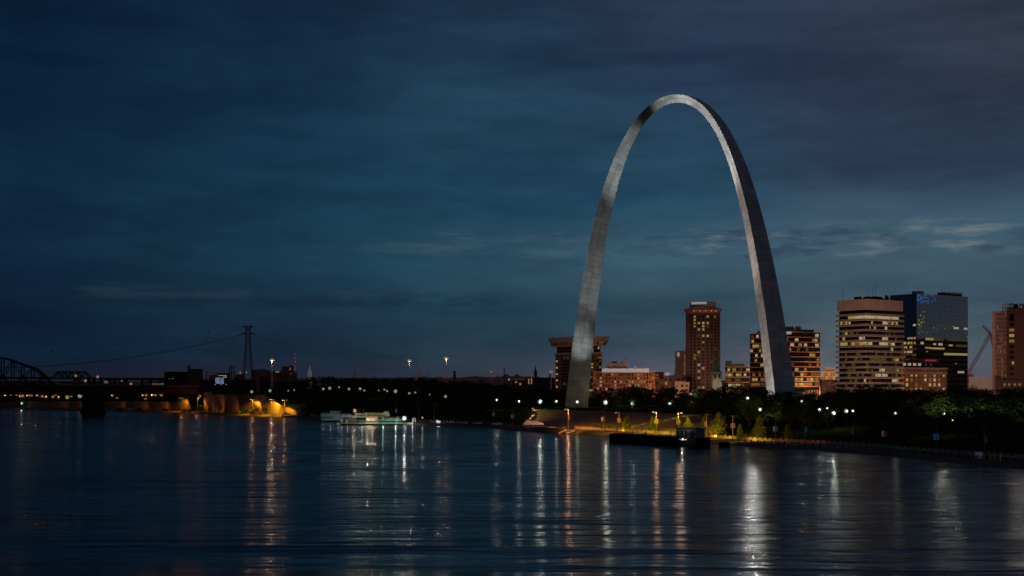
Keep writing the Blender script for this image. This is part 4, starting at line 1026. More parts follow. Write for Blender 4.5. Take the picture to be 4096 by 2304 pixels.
# ------------------------------------------------------------------ river front: stairs, walls, parapet
def stairs():
    t = thing('grand_staircase', 'wide dim purple stone staircase rising from the levee to the arch', 'staircase', (0,0,0))
    mb = MB(); vs = []; fs = []; n = 44; pxs = [2138+k*(2905-2138)/24 for k in range(25)]
    for i in range(n+1):
        f = i/n
        for px in pxs:
            D = D0(px)+30+f*(interp(RUN,px)-30-8); a = 1-.0
            z = tz(px, D)+.12
            lx = 2138-0*f
            vs.append((U(px)*D, D, z)); 
            vs.append((U(px)*D, D, z+.18))
    m = len(pxs)*2
    for i in range(n):
        for j in range(len(pxs)-1):
            a = i*m+2*j
            fs.append((a, a+2, a+3, a+1)); fs.append((a+1, a+3, a+m+2, a+m))
    mb.add(vs, fs); mb.build('steps', M['stair'], t)
    # curved cheek walls with a line of light along each
    for nm, pts in (('cheek_wall', [(2104,1688),(2116,1678),(2128,1668),(2136,1656),(2137,1645),(2131,1636),(2133,1630)]), ('cheek_wall', [(2530,1704),(2560,1700),(2590,1690),(2640,1680),(2680,1677),(2712,1666),(2760,1660)])):
        mb = MB(); P = []
        for k, (px, py) in enumerate(pts):
            f = k/(len(pts)-1); D = D0(px)+34+f*100
            P.append(Vector((PX(px,D), D, PZ(py,D))))
        for a, b in zip(P, P[1:]):
            w = Vector((.9,0,0)); mb.add([a-w+Vector((0,0,-4)), a+w+Vector((0,0,-4)), b+w+Vector((0,0,-4)), b-w+Vector((0,0,-4)), a-w, a+w, b+w, b-w], [(0,1,2,3),(4,5,6,7),(0,1,5,4),(1,2,6,5),(2,3,7,6),(3,0,4,7)])
        o = mb.build(nm, M['concrete'], t)
        for k, (a, b) in enumerate(zip(P, P[1:])):
            left = pts[0][0] < 2300
            lamp('SPOT', 'stair_light', (a+b)/2+Vector((0,-3.0,1.8)), 1700 if left else 400, (1,.66,.15), .2, (a+b)/2+Vector((.8,0,-.5)), 130, .8)
stairs()

def overlook():
    t = thing('overlook_wall', 'tall curving concrete overlook wall glowing orange above the left quay', 'wall', (0,0,0))
    prof = [(815,1572,1),(846,1568,1),(847,1578,1),(950,1579,1),(1058,1581,1),(1075,1590,1),(1100,1607,1),(1125,1620,1),(1150,1630,1),(1180,1640,1),(1215,1648,1),(1255,1655,1)]
    m = mat('overlook_concrete', (.20,.12,.09), .85, var=.2, scale=.12)
    def ring(px, py):
        D = D0(px)+24+max(0,(1060-px)/245.)*4; z1 = PZ(py,D)
        return U(px), D, z1
    vs = []; fs = []
    for px, py, _ in prof:
        u, D, z1 = ring(px, py)
        vs += [(u*D, D, -.5), (u*(D+.9), D+.9, z1), (u*(D+3.5), D+3.5, z1), (u*(D+3.5), D+3.5, -.5)]
    n = len(prof)
    for k in range(n-1):
        for j in range(3): fs.append((4*k+j, 4*k+4+j, 4*k+5+j, 4*k+j+1))
    fs.append((0,1,2,3)); fs.append(tuple(4*(n-1)+j for j in (3,2,1,0)))
    mb = MB(); mb.add(vs, fs); mb.build('wall', m, t)
    # second lower bastion to the left, below the bridge
    t2 = thing('quay_wall', 'low orange lit retaining wall running left below the road bridge', 'wall', (0,0,0))
    vs = []; fs = []; prof = [(-200,1604),(200,1606),(420,1604),(560,1606),(700,1608),(712,1584),(762,1584),(764,1590)]
    for px, py in prof:
        D = D0(px)+26; vs += [(U(px)*D, D, -.5), (U(px)*D, D+.4, PZ(py,D)), (U(px)*(D+2), D+2, PZ(py,D)), (U(px)*(D+2), D+2, -.5)]
    for k in range(len(prof)-1):
        for j in range(3): fs.append((4*k+j, 4*k+4+j, 4*k+5+j, 4*k+j+1))
    fs.append(tuple(4*(len(prof)-1)+j for j in (3,2,1,0)))
    mb = MB(); mb.add(vs, fs); mb.build('wall', mat('quay_masonry', (.13,.09,.07), .9, var=.3, scale=.2), t2)
overlook()

def strip(px0, px1, d, w, z0, z1, mb, step=12, gap=None):
    px = px0; k = 0
    while px < px1:
        a, b = px, min(px1, px+step*(1 if gap is None else gap))
        Da, Db = D0(a)+d, D0(b)+d
        mb.add([(U(a)*Da,Da,z0),(U(b)*Db,Db,z0),(U(b)*(Db+w),Db+w,z0),(U(a)*(Da+w),Da+w,z0),(U(a)*Da,Da,z1),(U(b)*Db,Db,z1),(U(b)*(Db+w),Db+w,z1),(U(a)*(Da+w),Da+w,z1)],
               [(0,3,2,1),(4,5,6,7),(0,1,5,4),(1,2,6,5),(2,3,7,6),(3,0,4,7)])
        px += step; k += 1
def parapets():
    t = thing('parapet_wall', 'long notched concrete parapet behind the levee road, yellow lit at its middle', 'wall', (0,0,0))
    mb = MB(); strip(2300, 4300, 26.6, .5, 1.2, 2.1, mb, 20); mb.build('wall', M['concrete'], t)
    mb = MB(); px = 2300; k = 0
    while px < 4300:
        st = 15+13*max(0,(px-2300))/1800; a, b = px, px+st*.74; Da, Db = D0(a)+26.6, D0(b)+26.6
        mb.add([(U(a)*Da,Da,2.1),(U(b)*Db,Db,2.1),(U(b)*(Db+.5),Db+.5,2.1),(U(a)*(Da+.5),Da+.5,2.1),(U(a)*Da,Da,2.75),(U(b)*Db,Db,2.75),(U(b)*(Db+.5),Db+.5,2.75),(U(a)*(Da+.5),Da+.5,2.75)],
               [(4,5,6,7),(0,1,5,4),(1,2,6,5),(2,3,7,6),(3,0,4,7)]); px += st
        k += 1
    mb.build('merlons', M['concrete'], t, kind='stuff')
    t2 = thing('quay_parapet', 'low pale post parapet along the left quay below the dark trees', 'wall', (0,0,0))
    mb = MB(); strip(1240, 2050, 24, .5, 1.2, 2.0, mb, 30); mb.build('wall', M['concrete'], t2)
    mb = MB(); strip(1240, 2050, 23.8, .9, 2.0, 3.0, mb, 13, .5); mb.build('merlons', M['concrete'], t2, kind='stuff')
parapets()
# bollards on the river edge of the road
bp = thing('bollard', 'first dark bollard on the river edge of the levee road', 'bollard', (0,0,0), 0, 'bollards on the river edge of the road')
MB().lathe([(.22,-.3),(.2,.9),(.28,1.0),(.28,1.15),(.1,1.3)], 8).build('post', M['black'], bp)
px = 2930; k = 0
while px < 4080:
    D = D0(px)+8.5; loc = (U(px)*D, D, tz(px,D)); o = bp if k == 0 else dup(bp, loc); o.location = loc
    o['label'] = 'dark bollard on the river edge of the levee road right of the barge'
    px += 25+14*(px-2930)/1100; k += 1

# ------------------------------------------------------------------ lamps
def banner(t, h, cols, w=.75):
    if not cols: return
    for s, c in zip((-1, 1), cols):
        if c is None: continue
        MB().box(*(sorted((s*.15, s*(.15+w)))), -.06, .06, h*.5, h*.5+1.9).build('banner', c, t)
        MB().box(*(sorted((s*.1, s*(.2+w)))), -.03, .03, h*.5+1.9, h*.5+1.98).build('banner_arm', M['pole'], t)
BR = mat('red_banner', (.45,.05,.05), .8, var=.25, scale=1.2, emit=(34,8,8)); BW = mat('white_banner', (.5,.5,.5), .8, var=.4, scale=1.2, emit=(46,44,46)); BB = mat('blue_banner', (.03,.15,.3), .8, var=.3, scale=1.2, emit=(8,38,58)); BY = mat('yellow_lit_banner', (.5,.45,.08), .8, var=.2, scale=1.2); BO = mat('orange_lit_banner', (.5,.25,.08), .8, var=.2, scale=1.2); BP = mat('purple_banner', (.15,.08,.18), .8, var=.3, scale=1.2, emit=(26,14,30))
SOD = (1, .56, .02)
def street_lamp(px, ytop, label, glow=None, cols=None, power=0, arm='both', d=15, low=0, col=SOD):
    if px < 1200: col = (1, .52, .015) if px > 1000 else (1, .43, .02)
    D = D0(px)+d; zb = tz(px, D); h = PZ(ytop, D)-zb
    t = thing('street_lamp', label, 'street lamp', (PX(px,D), D, zb), 0, 'street lamps along the levee')
    MB().lathe([(.3,0),(.3,.5),(.17,.6),(.11,h)], 8).build('pole', M['pole'], t)
    sides = {'both':(-1,1),'left':(-1,),'right':(1,)}[arm]
    for s in sides:
        mb = MB(); mb.tube((0,0,h-.1),(s*1.3,0,h+.1),.09,.07,5); mb.build('arm', M['pole'], t)
        mb = MB(); mb.lathe([(.15,.22),(.42,.1),(.45,0),(.3,-.05)], 8); o = mb.build('lamp_head', M['darkmetal'], t); o.location = (s*1.5,0,h+.05)
        if glow:
            MB().ball((s*1.5,0,h-.1), .55, 10, 6, .7).build('bulb', glow, t)
    banner(t, h, cols)
    if power:
        for s in sides:
            lamp('SPOT', 'sodium_light', (PX(px,D)+s*1.5, D, zb+h-.6), power, col, .15, (PX(px,D)+s*1.5, D+5.5, 0), 128, .3)
        lamp('POINT', 'sodium_glint', (PX(px,D), D-.6, zb+h-.5), low*.55, (1,.50,.26), .1)
    return t
street_lamp(2273,1637,'orange lit levee lamp in front of the arch left leg', M['glow_orange'], (None,BO), 9000, 'left', 12, 1050, (1,.36,.06))
street_lamp(2412,1642,'unlit levee lamp with red and white banners before the staircase', None, (BW,BR), 0)
street_lamp(2476,1650,'dim orange levee lamp with banner left of the two bright ones', M['glow_orange'], (BO,BO), 5000, 'left', 15, 60, (1,.45,.05))
street_lamp(2625,1648,'left of the two bright yellow levee lamps behind the barge', M['glow_yellow'], (BY,BY), 17000, 'left', 15, 780)
street_lamp(2713,1651,'right of the two bright yellow levee lamps, behind the barge cabin', M['glow_yellow'], (BY,BY), 19000, 'right', 16, 900)
street_lamp(2826,1657,'unlit levee lamp between the lit conical trees', None, (BP,None), 0)
street_lamp(2931,1664,'unlit levee lamp with purple banner right of the brightest conical tree', None, (BP,BP), 0)
street_lamp(3101,1678,'unlit levee lamp with pale blue banner right of the dim lit tree', None, (BW,BB), 0)
street_lamp(3219,1678,'unlit levee lamp with teal banner where the red light streak ends', None, (None,BB), 0)
street_lamp(3414,1685,'unlit levee lamp with a faded banner right of the teal one', None, (BP,None), 0)
street_lamp(3537,1692,'unlit levee lamp with white and red banners on the dark right bank', None, (BW,BR), 0)
street_lamp(3745,1700,'unlit levee lamp with a bright blue banner on the dark right bank', None, (BB,BB), 0)
street_lamp(3937,1712,'rightmost unlit levee lamp with a red banner near the white sign', None, (None,BR), 0)
street_lamp(2051,1640,'unlit levee lamp with blue and white banner left of the flags', None, (BW,BB), 0)
street_lamp(1976,1627,'unlit levee lamp with white and red banner beside the parked cars', None, (BW,BR), 0)
street_lamp(1737,1616,'tall unlit levee lamp above the landing right of the riverboats', None, None, 0)
street_lamp(1675,1615,'unlit levee lamp behind the gangway arch', None, None, 0)
street_lamp(1588,1612,'levee lamp with a small white sign behind the green tent', None, (BW,None), 0)
street_lamp(1440,1615,'thin levee mast behind the white riverboat', None, None, 0)
street_lamp(1138,1600,'rightmost of the lit quay lamps at the curving wall', M['glow_yellow'], (None,BY), 14000, 'both', 14, 450)
street_lamp(1086,1599,'middle lit quay lamp before the curving wall', M['glow_yellow'], None, 13000, 'both', 14, 900)
street_lamp(1009,1597,'lit quay lamp beside the bright yellow tree', M['glow_yellow'], (None,BY), 10000, 'both', 14, 650)
street_lamp(852,1592,'unlit quay lamp with a hanging box before the tall wall', None, (BP,None), 0)
street_lamp(790,1592,'lit quay lamp left of the tall overlook wall', M['glow_yellow'], None, 5000, 'right', 14, 1050)
street_lamp(725,1592,'lit quay lamp below the end of the road bridge', M['glow_yellow'], None, 5000, 'both', 14, 360)
lamp('SPOT', 'wall_wash', (PX(862,D0(862)+8), D0(862)+8, 2.5), 3200, (1,.40,.04), .3, (PX(868,D0(868)+27), D0(868)+27, 9), 130, .9)  # unseen spot added to brighten the foot of the overlook wall
for px, d, z, p, tx, td, tz_, sp in ((470,10,7,1100,470,27,4,150),(560,10,7,1300,560,27,4,150),(640,10,7,2200,650,27,4,150),(240,10,7,600,240,27,4,150),(330,10,7,700,330,27,4,150),(930,12,5,1200,930,27,4,140),(2850,22,2.6,5200,2878,36,7,110),(2800,22,2.6,3000,2790,36,6,110),(3000,22,2.4,1000,3030,36,6,110),(2870,12,8.5,11000,2880,26,1,140),(2985,12,8.5,9000,2990,26,1,140),(3065,12,8.5,1600,3075,26,1,140),(3190,12,8.5,900,3195,26,1,140),(2550,12,8.5,9000,2560,26,1,140),(2400,14,8,6000,2410,27,2,140),(2480,22,2.4,1600,2500,33,4,120)):  # unseen spots added to brighten quay wall, levee road and conical trees
    D, D2 = D0(px)+d, D0(tx)+td
    lamp('SPOT', 'levee_wash', (PX(px,D), D, z), p, (1,.52,.02) if px < 3050 and px > 2420 else (1,.36,.06), .2, (PX(tx,D2), D2, tz_), sp, .9)
lamp('SPOT', 'levee_wash', (PX(2330,D0(2330)+14), D0(2330)+14, 7), 7000, (1,.36,.04), .3, (PX(2340,D0(2340)+20), D0(2340)+20, 1), 140, .9)  # another unseen spot, added to brighten the road before the staircase

# small street lights under the road bridge and beyond
def dot_lamp(px, py, D, glow, label, group, power=0, col=(1,.6,.3), r_=.8):
    zb = max(.5, tz(px, D)); h = PZ(py, D)-zb
    t = thing('street_light', label, 'street light', (PX(px,D), D, zb), 0, group)
    MB().tube((0,0,0),(0,0,h),.18,.12,5).build('pole', M['darkmetal'], t); MB().ball((0,-.2,h), r_, 8, 6).build('lamp_head', glow, t)
    if power: lamp('POINT', 'street_light_glow', (PX(px,D), D-1.6, zb+h), power*.28, col, .1)
O = M['glow_orange']; G = 'orange street lights under the road bridge'
dots = [(21,1580),(44,1577),(67,1577),(81,1584),(91,1583),(109,1581),(118,1579),(126,1585),(149,1580),(169,1586),(185,1587),(212,1587),(223,1576),(235,1588),(285,1589),(449,1581),(469,1594),(509,1596),(571,1580),(585,1580),(609,1580),(622,1580),(645,1579),(582,1597),(598,1597)]
for i, (x, y) in enumerate(dots):
    side = 'left' if x < 300 else 'right'; k = i if x < 300 else i-15
    dot_lamp(x, y, 1290+(i*37 % 90), O, '%s orange street light from the left, %s of the river pier under the road bridge' % (ORD[k], side), G, 1800 if x in (169,212,469,509,585,645,582,598) else 700, (1,.42,.10), 1.3+.5*((i*7) % 5)/5)
dot_lamp(269, 1589, 1262, M['glow_yellow'], 'biggest yellow street light under the bridge, left of the white floodlight', 'bright lights under the bridge', 9000, (1,.6,.35), 1.9)
dot_lamp(320, 1583, 1262, M['glow_green'], 'big white floodlight under the bridge just left of the river pier', 'bright lights under the bridge', 5000, (1,.8,.6), 2.3)
dot_lamp(335, 1591, 1262, M['glow_white'], 'smaller white light touching the big floodlight by the river pier', 'bright lights under the bridge', 0, r_=1.5)
dot_lamp(88, 1613, 1244, mat('lamp_greenish', (.2,.3,.2), .5, var=0, emit=(90,132,108)), 'greenish white lamp low on the far left quay', 'low lights on the far left quay', 2500, (.5,1,.75), 1.4)
dot_lamp(193, 1611, 1240, M['glow_white'], 'low white lamp on the far left quay between green lamp and pier', 'low lights on the far left quay', 1500, (1,.9,.8), 1.2)
dot_lamp(800, 1584, 1100, O, 'single orange light left of the tall overlook wall', G, 0, r_=1.1)
dot_lamp(303, 1503, 1660, M['glow_pink'], 'pink light shining on the small truss span', 'lights beside the black viaduct', 0, r_=1.6)
dot_lamp(391, 1507, 1660, M['glow_pink'], 'bright pink light standing on the black viaduct deck', 'lights beside the black viaduct', 2000, (1,.5,.35), 1.8)
dot_lamp(342, 1523, 1800, M['glow_pink'], 'pale light below the viaduct left end', 'lights beside the black viaduct', 0, r_=2.0)
dot_lamp(524, 1536, 1640, M['glow_pink'], 'pink light below the middle of the viaduct', 'lights beside the black viaduct', 0, r_=1.8)
dot_lamp(487, 1524, 1640, M['glow_orange'], 'small orange light below the viaduct deck', 'lights beside the black viaduct', 0, r_=1.1)
for x, y, D, lb in ((2036,1518,1500,'pink light over the dark trees left of the lit apartment row'),(2064,1528,1450,'orange light before the lit apartment row'),(2081,1536,1400,'small orange light low before the apartment row')):
    dot_lamp(x, y, D, M['glow_pink'] if y < 1520 else O, lb, 'lights over the trees left of the arch', 0, r_=1.3)

# globe lamps of the park
def globe_lamp(px, py, label, group, r_=.6, power=300, glow=None, D=None, col=(.93,1,.80), h=4.6):
    D = D or D0(px)+(min(interp(RUN,px),110)*.92 if px < 2900 else 80); zb = tz(px, D); h = max(2.2, PZ(py, D)-zb)
    t = thing('globe_lamp', label, 'park lamp', (PX(px,D), D, zb), 0, group)
    MB().lathe([(.16,0),(.14,.4),(.07,.5),(.06,h-r_*.8)], 8).build('post', M['darkmetal'], t)
    MB().ball((0,0,h), r_, 10, 8).build('globe', glow or M['glow_green'], t)
    if 1200 < px < 1900 or px < 1200:    # aimed inland to light only the lawn, leaving no streaks on the water
        lamp('SPOT', 'globe_light', (PX(px,D), D+r_*.3, zb+h+r_+.1), power*.45, col, .1, (PX(px,D), D+9, zb), 140, .5)
    else: lamp('POINT', 'globe_light', (PX(px,D), D-r_-.25, zb+h+.1), power*.28, col, .1)
    return D
L1 = [(1293,1556,.9,260),(1319,1553,1.1,420),(1356,1549,.6,120),(1396,1556,.9,260),(1440,1555,.95,260),(1457,1562,.7,140),(1515,1562,.5,100),(1537,1558,.55,100),(1548,1564,.7,140),(1582,1565,1.2,600),(1637,1573,.75,140),(1661,1570,.65,120),(1719,1578,.45,60),(1782,1586,.95,250)]
for i, (x, y, r_, p) in enumerate(L1): globe_lamp(x, y, '%s white globe lamp from the left on the tree lined hill above the riverboats' % ORD[i], 'globe lamps on the hill left of the arch', r_, p*2.4)
L2 = [(1987,1600,.85,500),(2076,1606,.8,500),(2160,1607,1.5,2200),(2225,1606,1.0,400),(2309,1608,1.2,350),(2422,1610,1.6,2400),(2530,1613,1.4,1800),(2679,1614,1.3,1200)]
for i, (x, y, r_, p) in enumerate(L2): globe_lamp(x, y, '%s white globe lamp from the left along the lawn at the top of the staircase' % ORD[i], 'globe lamps along the lawn by the arch', r_, p*1.7, D={2309:815, 2225:850, 2422:815, 2160:812, 2530:800, 2679:780}.get(x))
L3 = [(2990,1593,.8,160),(3040,1638,.85,200),(3206,1605,.55,80),(3278,1639,.7,150),(3308,1633,.5,80),(3335,1652,.9,700),(3385,1644,.85,120),(3411,1644,.6,120),(3581,1653,.6,60),(3774,1657,.9,500)]
for i, (x, y, r_, p) in enumerate(L3): globe_lamp(x, y, '%s white globe lamp from the left among the dark trees right of the arch' % ORD[i], 'globe lamps among the trees right of the arch', r_, p*2.6)
L4 = [(1007,1567,1.2,260),(1080,1563,1.2,300),(1153,1563,.6,60),(1177,1560,.6,60)]
for i, (x, y, r_, p) in enumerate(L4): globe_lamp(x, y, '%s white globe lamp from the left above the curving overlook wall' % ORD[i], 'globe lamps above the overlook wall', r_, p, D=D0(x)+60)
for x, y, lb in ((1273,1538,'left'),(1281,1536,'right')): globe_lamp(x, y, '%s small warm lamp of the pair above the dark trees at the hill left end' % lb, 'pair of warm lamps', .7, 40, M['glow_pink'], D=1150)
globe_lamp(2765, 1579, 'bright white light shining between trees at the foot of the round hotel', 'lights behind the trees', 1.5, 150, M['glow_white'], D=900)
# uplights on single trees
for px, py, D, p in ((3893,1690,D0(3893)+108,3200),(3795,1670,D0(3795)+112,7000),(3740,1670,D0(3740)+110,3500),(3085,1660,D0(3085)+90,2000),(3950,1700,D0(3950)+105,1600),(4060,1700,D0(4060)+108,1800),(2985,1600,D0(2985)+120,2500),(3390,1650,D0(3390)+84,1500)):
    z = tz(px,D); lamp('SPOT','tree_uplight',(PX(px,D),D-4,z+.6),p,(.9,1,.55),.2,(PX(px,D),D+1,z+9),110,.8)
# row of small ground lights at the arch foot
for i, x in enumerate((2281,2294,2299,2306,2311,2316,2326,2495,2502,2508)):
    D = 800; t = thing('ground_light', '%s small white ground light from the left along the top edge of the staircase' % ORD[i], 'ground light', (PX(x,D), D, PZ(1640 if x < 2400 else 1638,D)-.5), 0, 'ground lights at the top of the staircase')
    MB().box(-.2,.2,-.2,.2,-.2,.2).build('housing', M['darkmetal'], t); MB().ball((0,-.1,.45), .5 if x in (2316,2281,2495) else .33, 8, 6).build('lens', M['glow_white'], t)

# ------------------------------------------------------------------ trees
LEAF = [mat('leaf_dark_green', (.040,.062,.018), .9, var=.5, scale=.5), mat('leaf_mid_green', (.052,.080,.020), .9, var=.45, scale=.5), mat('leaf_light_green', (.10,.13,.025), .85, var=.4, scale=.7)]
M['bark'] = mat('bark', (.07,.055,.04), .95, var=.3, scale=1.)
def tree_proto(kind, seed, leaf, nleaf=1500):
    r = random.Random(seed); t = bpy.data.objects.new(kind, None); COL.objects.link(t)
    mb = MB(); crown = MB(); H = 1.
    lobes = []
    if kind == 'conical_tree':
        mb.tube((0,0,-.03),(0,0,.95),.022,.006,6)
        for i in range(46):
            f = i/46; z = .10+.86*f; rad = .30*(1-f)**.8+.02; a = i*2.4+r.random()
            L = rad*(.6+.5*r.random()); lobes.append((L*.62*math.cos(a), L*.62*math.sin(a), z-.02, L*.62, .055+.03*(1-f)))
            mb.tube((0,0,z),(L*math.cos(a),L*math.sin(a),z+.01),.008,.003,3)
    elif kind == 'shrub':
        for i in range(16):
            a = r.random()*6.28; q = r.random()**.5*.5; lobes.append((q*math.cos(a), q*math.sin(a), .25+.4*r.random(), .22+.14*r.random(), .2+.1*r.random()))
            mb.tube((0,0,0),(q*math.cos(a),q*math.sin(a),.4),.02,.008,3)
    else:
        th = .18+.08*r.random(); lean = r.uniform(-.03,.03)
        mb.tube((0,0,-.03),(lean,0,th+.08),.028,.020,7)
        for i in range(9):
            a = i*2.4+r.random(); q = .16+.16*r.random(); z = .42+.3*r.random()
            mb.tube((lean,0,th+.04*r.random()),(q*math.cos(a),q*math.sin(a),z),.013,.004,4)
        for i in range(26):
            a = r.random()*6.28; q = r.random()**.5; zz = r.random(); w = .36*math.sin(math.pi*(.18+.72*zz))**.7
            lobes.append((q*w*math.cos(a), q*w*math.sin(a), .24+.62*zz, .10+.07*r.random(), .07+.05*r.random()))
    for i in range(nleaf):
        L = lobes[r.randrange(len(lobes))]
        while True:
            x, y, z = r.uniform(-1,1), r.uniform(-1,1), r.uniform(-1,1); q = x*x+y*y+z*z
            if .15 < q < 1: break
        q = (.8+.25*r.random())/math.sqrt(q)**.7
        c = Vector((L[0]+x*q*L[3], L[1]+y*q*L[3], L[2]+z*q*L[4]))
        s = (.020 if kind != 'shrub' else .06)*(.6+r.random()); n = Vector((x*.6+r.uniform(-1,1), y*.6+r.uniform(-1,1), z+.6+r.uniform(-.6,.6))).normalized()
        u = n.orthogonal().normalized(); u.rotate(Matrix.Rotation(r.random()*6.28, 3, n)); v = n.cross(u)
        crown.add([c-u*s, c+v*s*.7, c+u*s, c-v*s*.7], [(0,1,2,3)])
    mb.build('trunk', M['bark'], t); crown.build('crown', leaf, t)
    return t
PR = [tree_proto('leafy_tree', 100+i, LEAF[i % 2], 1500) for i in range(4)]
PC = [tree_proto('conical_tree', 200+i, LEAF[2], 1700) for i in range(2)]
PS = [tree_proto('shrub', 300+i, LEAF[2], 420) for i in range(2)]
used = set()
def put_tree(P, px, D, h, label, group=None, w=1., cat='tree', k=None):
    p = P[rng.randrange(len(P)) if k is None else k]; loc = (PX(px,D), D, tz(px,D)-.15)
    if p.name in used: o = dup(p, loc, rng.random()*6.28)
    else: o = p; used.add(p.name); o.location = loc
    o.scale = (h*w, h*w, h); tag(o, label, cat, group); return o
TL = [(1000,1565),(1060,1545),(1100,1518),(1150,1521),(1200,1511),(1250,1503),(1300,1494),(1360,1500),(1420,1500),(1455,1494),(1500,1504),(1560,1500),(1650,1499),(1700,1502),(1760,1508),(1850,1516),(1920,1512),(1970,1521),(2050,1530),(2120,1536),(2180,1540),(2250,1550),(2380,1547),(2430,1553),(2480,1541),(2530,1532),(2570,1538),(2610,1552),(2650,1541),(2690,1533),(2730,1548),(2760,1558),(2800,1548),(2860,1545),(2910,1531),(2960,1526),(3010,1529),(3060,1552),(3110,1553),(3160,1555),(3190,1540),(3240,1556),(3290,1566),(3340,1547),(3400,1536),(3450,1532),(3510,1526),(3570,1532),(3640,1542),(3720,1545),(3790,1541),(3860,1536),(3950,1539),(4120,1534)]
def belt(px0, px1, step, dd, label, group, drop=0, jit=4, wmul=1., dj=12):
    px = px0
    while px < px1:
        D = D0(px)+(dd(px) if callable(dd) else dd)+rng.uniform(-dj,dj); y = interp(TL, px)+drop+rng.uniform(-1,1)*jit+(abs(jit) if drop == 0 else 0)*.2
        h = PZ(y, D)-tz(px, D)
        if h > 5: put_tree(PR, px, D, h, label, group, rng.uniform(.95,1.25)*wmul)
        px += step*rng.uniform(.8,1.2)
g1 = 'trees on the dark hill left of the arch'; l1 = 'dark leafy tree in the unlit belt on the hill left of the arch'
belt(1130, 2250, 33, lambda p: interp(RUN,p)+90, l1, g1)
belt(1150, 2140, 46, lambda p: interp(RUN,p)+45, l1, g1, 10, 5)
belt(1010, 1160, 30, 95, 'dark tree behind the lamps above the curving overlook wall', 'trees above the overlook wall', 2)
belt(1200, 2110, 50, lambda p: interp(RUN,p)*.42, 'dark tree on the lower slope behind the left quay', 'trees on the lower left slope', 112, 10, .9)

g2 = 'trees behind the lawn between the arch legs'; l2 = 'leafy tree behind the globe lamps between the arch legs'
belt(2150, 2290, 34, 245, l2, g2, 6); belt(2375, 2900, 30, 255, l2, g2, 0, 4); belt(2385, 2890, 42, 235, l2, g2, 14, 6)
g3 = 'trees at the foot of the right arch leg'; l3 = 'dark leafy tree in the dense belt right of the staircase'
belt(2790, 3320, 34, 175, l3, g3); belt(2770, 3330, 44, 130, l3, g3, 26, 12); belt(3000, 3320, 40, 95, l3, g3, 50, 14)
g4 = 'trees of the dark wood at the right edge'; l4 = 'dark leafy tree in the wood below the office towers'
belt(3310, 4250, 38, 190, l4, g4, 0, 3, 1.05); belt(3320, 4230, 48, 150, l4, g4, 22, 8, 1.1); belt(3330, 4230, 52, 118, l4, g4, 44, 12, 1.1)
belt(3480, 4230, 70, 75, 'dark tree on the lower slope of the right bank', 'trees on the lower right slope', 96, 16, 1.1)
put_tree(PR, 3795, D0(3795)+122, 14, 'tree with lit yellow green branches arching over a lamp on the right bank', None, 1.4)
put_tree(PR, 3893, D0(3893)+116, 13, 'forked tree with floodlit pale trunk on the right bank', None, 1.2)
for px, yt, yb, d, k, w, lb in ((2507,1658,1706,34,0,1.,'dim green young tree right of the left levee shrubs'),(2610,1660,1722,34,1,1.,'green conical tree left of the first bright levee lamp'),(2752,1664,1718,34,0,1.15,'bright yellow lit conical tree behind the barge cabin'),(2815,1662,1725,34,1,.9,'smaller lit conical tree right of the barge cabin'),(2873,1641,1740,34,0,1.05,'tallest yellow lit conical tree right of the barge'),(3035,1654,1762,34,1,.9,'dim green conical tree on the grass right of the purple banner'),(3150,1690,1765,40,0,.8,'nearly dark conical tree on the grass left of the teal banner'),(2960,1690,1750,38,1,.8,'faint green conical tree beside the purple banner lamp')):
    D = D0(px)+d; h = PZ(yt, D)-tz(px, D); put_tree(PC, px, D, h, lb, 'conical trees along the levee', w*1.25, k=k)
for px, h, d, w, lb in ((2362,3.4,30,1.1,'leftmost low green shrub behind the levee parapet'),(2385,4.2,32,1.2,'dark green shrub beside the unlit banner lamp'),(2408,4.0,32,1.1,'second wide green shrub behind the levee parapet'),(2432,4.4,31,1.1,'third green shrub left of the dim orange lamp'),(2456,4.4,30,.9,'yellow lit shrub touching the dim orange lamp'),(2483,3.0,30,1.1,'low yellow shrub right of the dim orange lamp'),(2512,5.6,30,.9,'tall bright yellow green shrub below the dim young tree'),(2536,2.6,30,1.1,'small yellow shrub in the gap before the grass'),(2562,3.0,30,1.,'last small yellow shrub left of the bright lamps'),(2985,3.2,31,1.8,'wide low green hedge shrub on the lit grass'),(3010,3.0,31,1.6,'low green hedge shrub left of the dim conical tree')):
    D = D0(px)+d; put_tree(PS, px, D, h, lb, 'shrubs along the levee', w*.9, 'shrub')
for px, yt, d, k, lb in ((1018,1613,19,0,'bright yellow lit tree by the lamp on the left quay'),(981,1624,20,1,'dim orange lit tree on the left quay'),(803,1615,20,0,'lit tree at the left end of the overlook wall'),(772,1620,20,1,'small lit tree left of the overlook wall'),(871,1617,19,0,'dark small tree before the overlook wall'),(836,1625,19,1,'tiny dark tree before the overlook wall'),(1058,1624,20,0,'faint lit tree below the curving wall'),(905,1630,20,1,'low dark tree right of the hanging box lamp')):
    D = D0(px)+d; put_tree(PR, px, D, PZ(yt,D)-tz(px,D), lb, 'small trees on the left quay', 1.25, k=k)
for px, yt, d, lb in ((1215,1612,30,'orange tinged tree right of the curving wall'),(1245,1618,32,'dim orange tree behind the first riverboat')):
    D = D0(px)+d; put_tree(PR, px, D, PZ(yt,D)-tz(px,D), lb, None, 1.1)
for p in PR+PC+PS:
    if p.name not in used:
        for c in list(p.children): bpy.data.objects.remove(c)
        bpy.data.objects.remove(p)

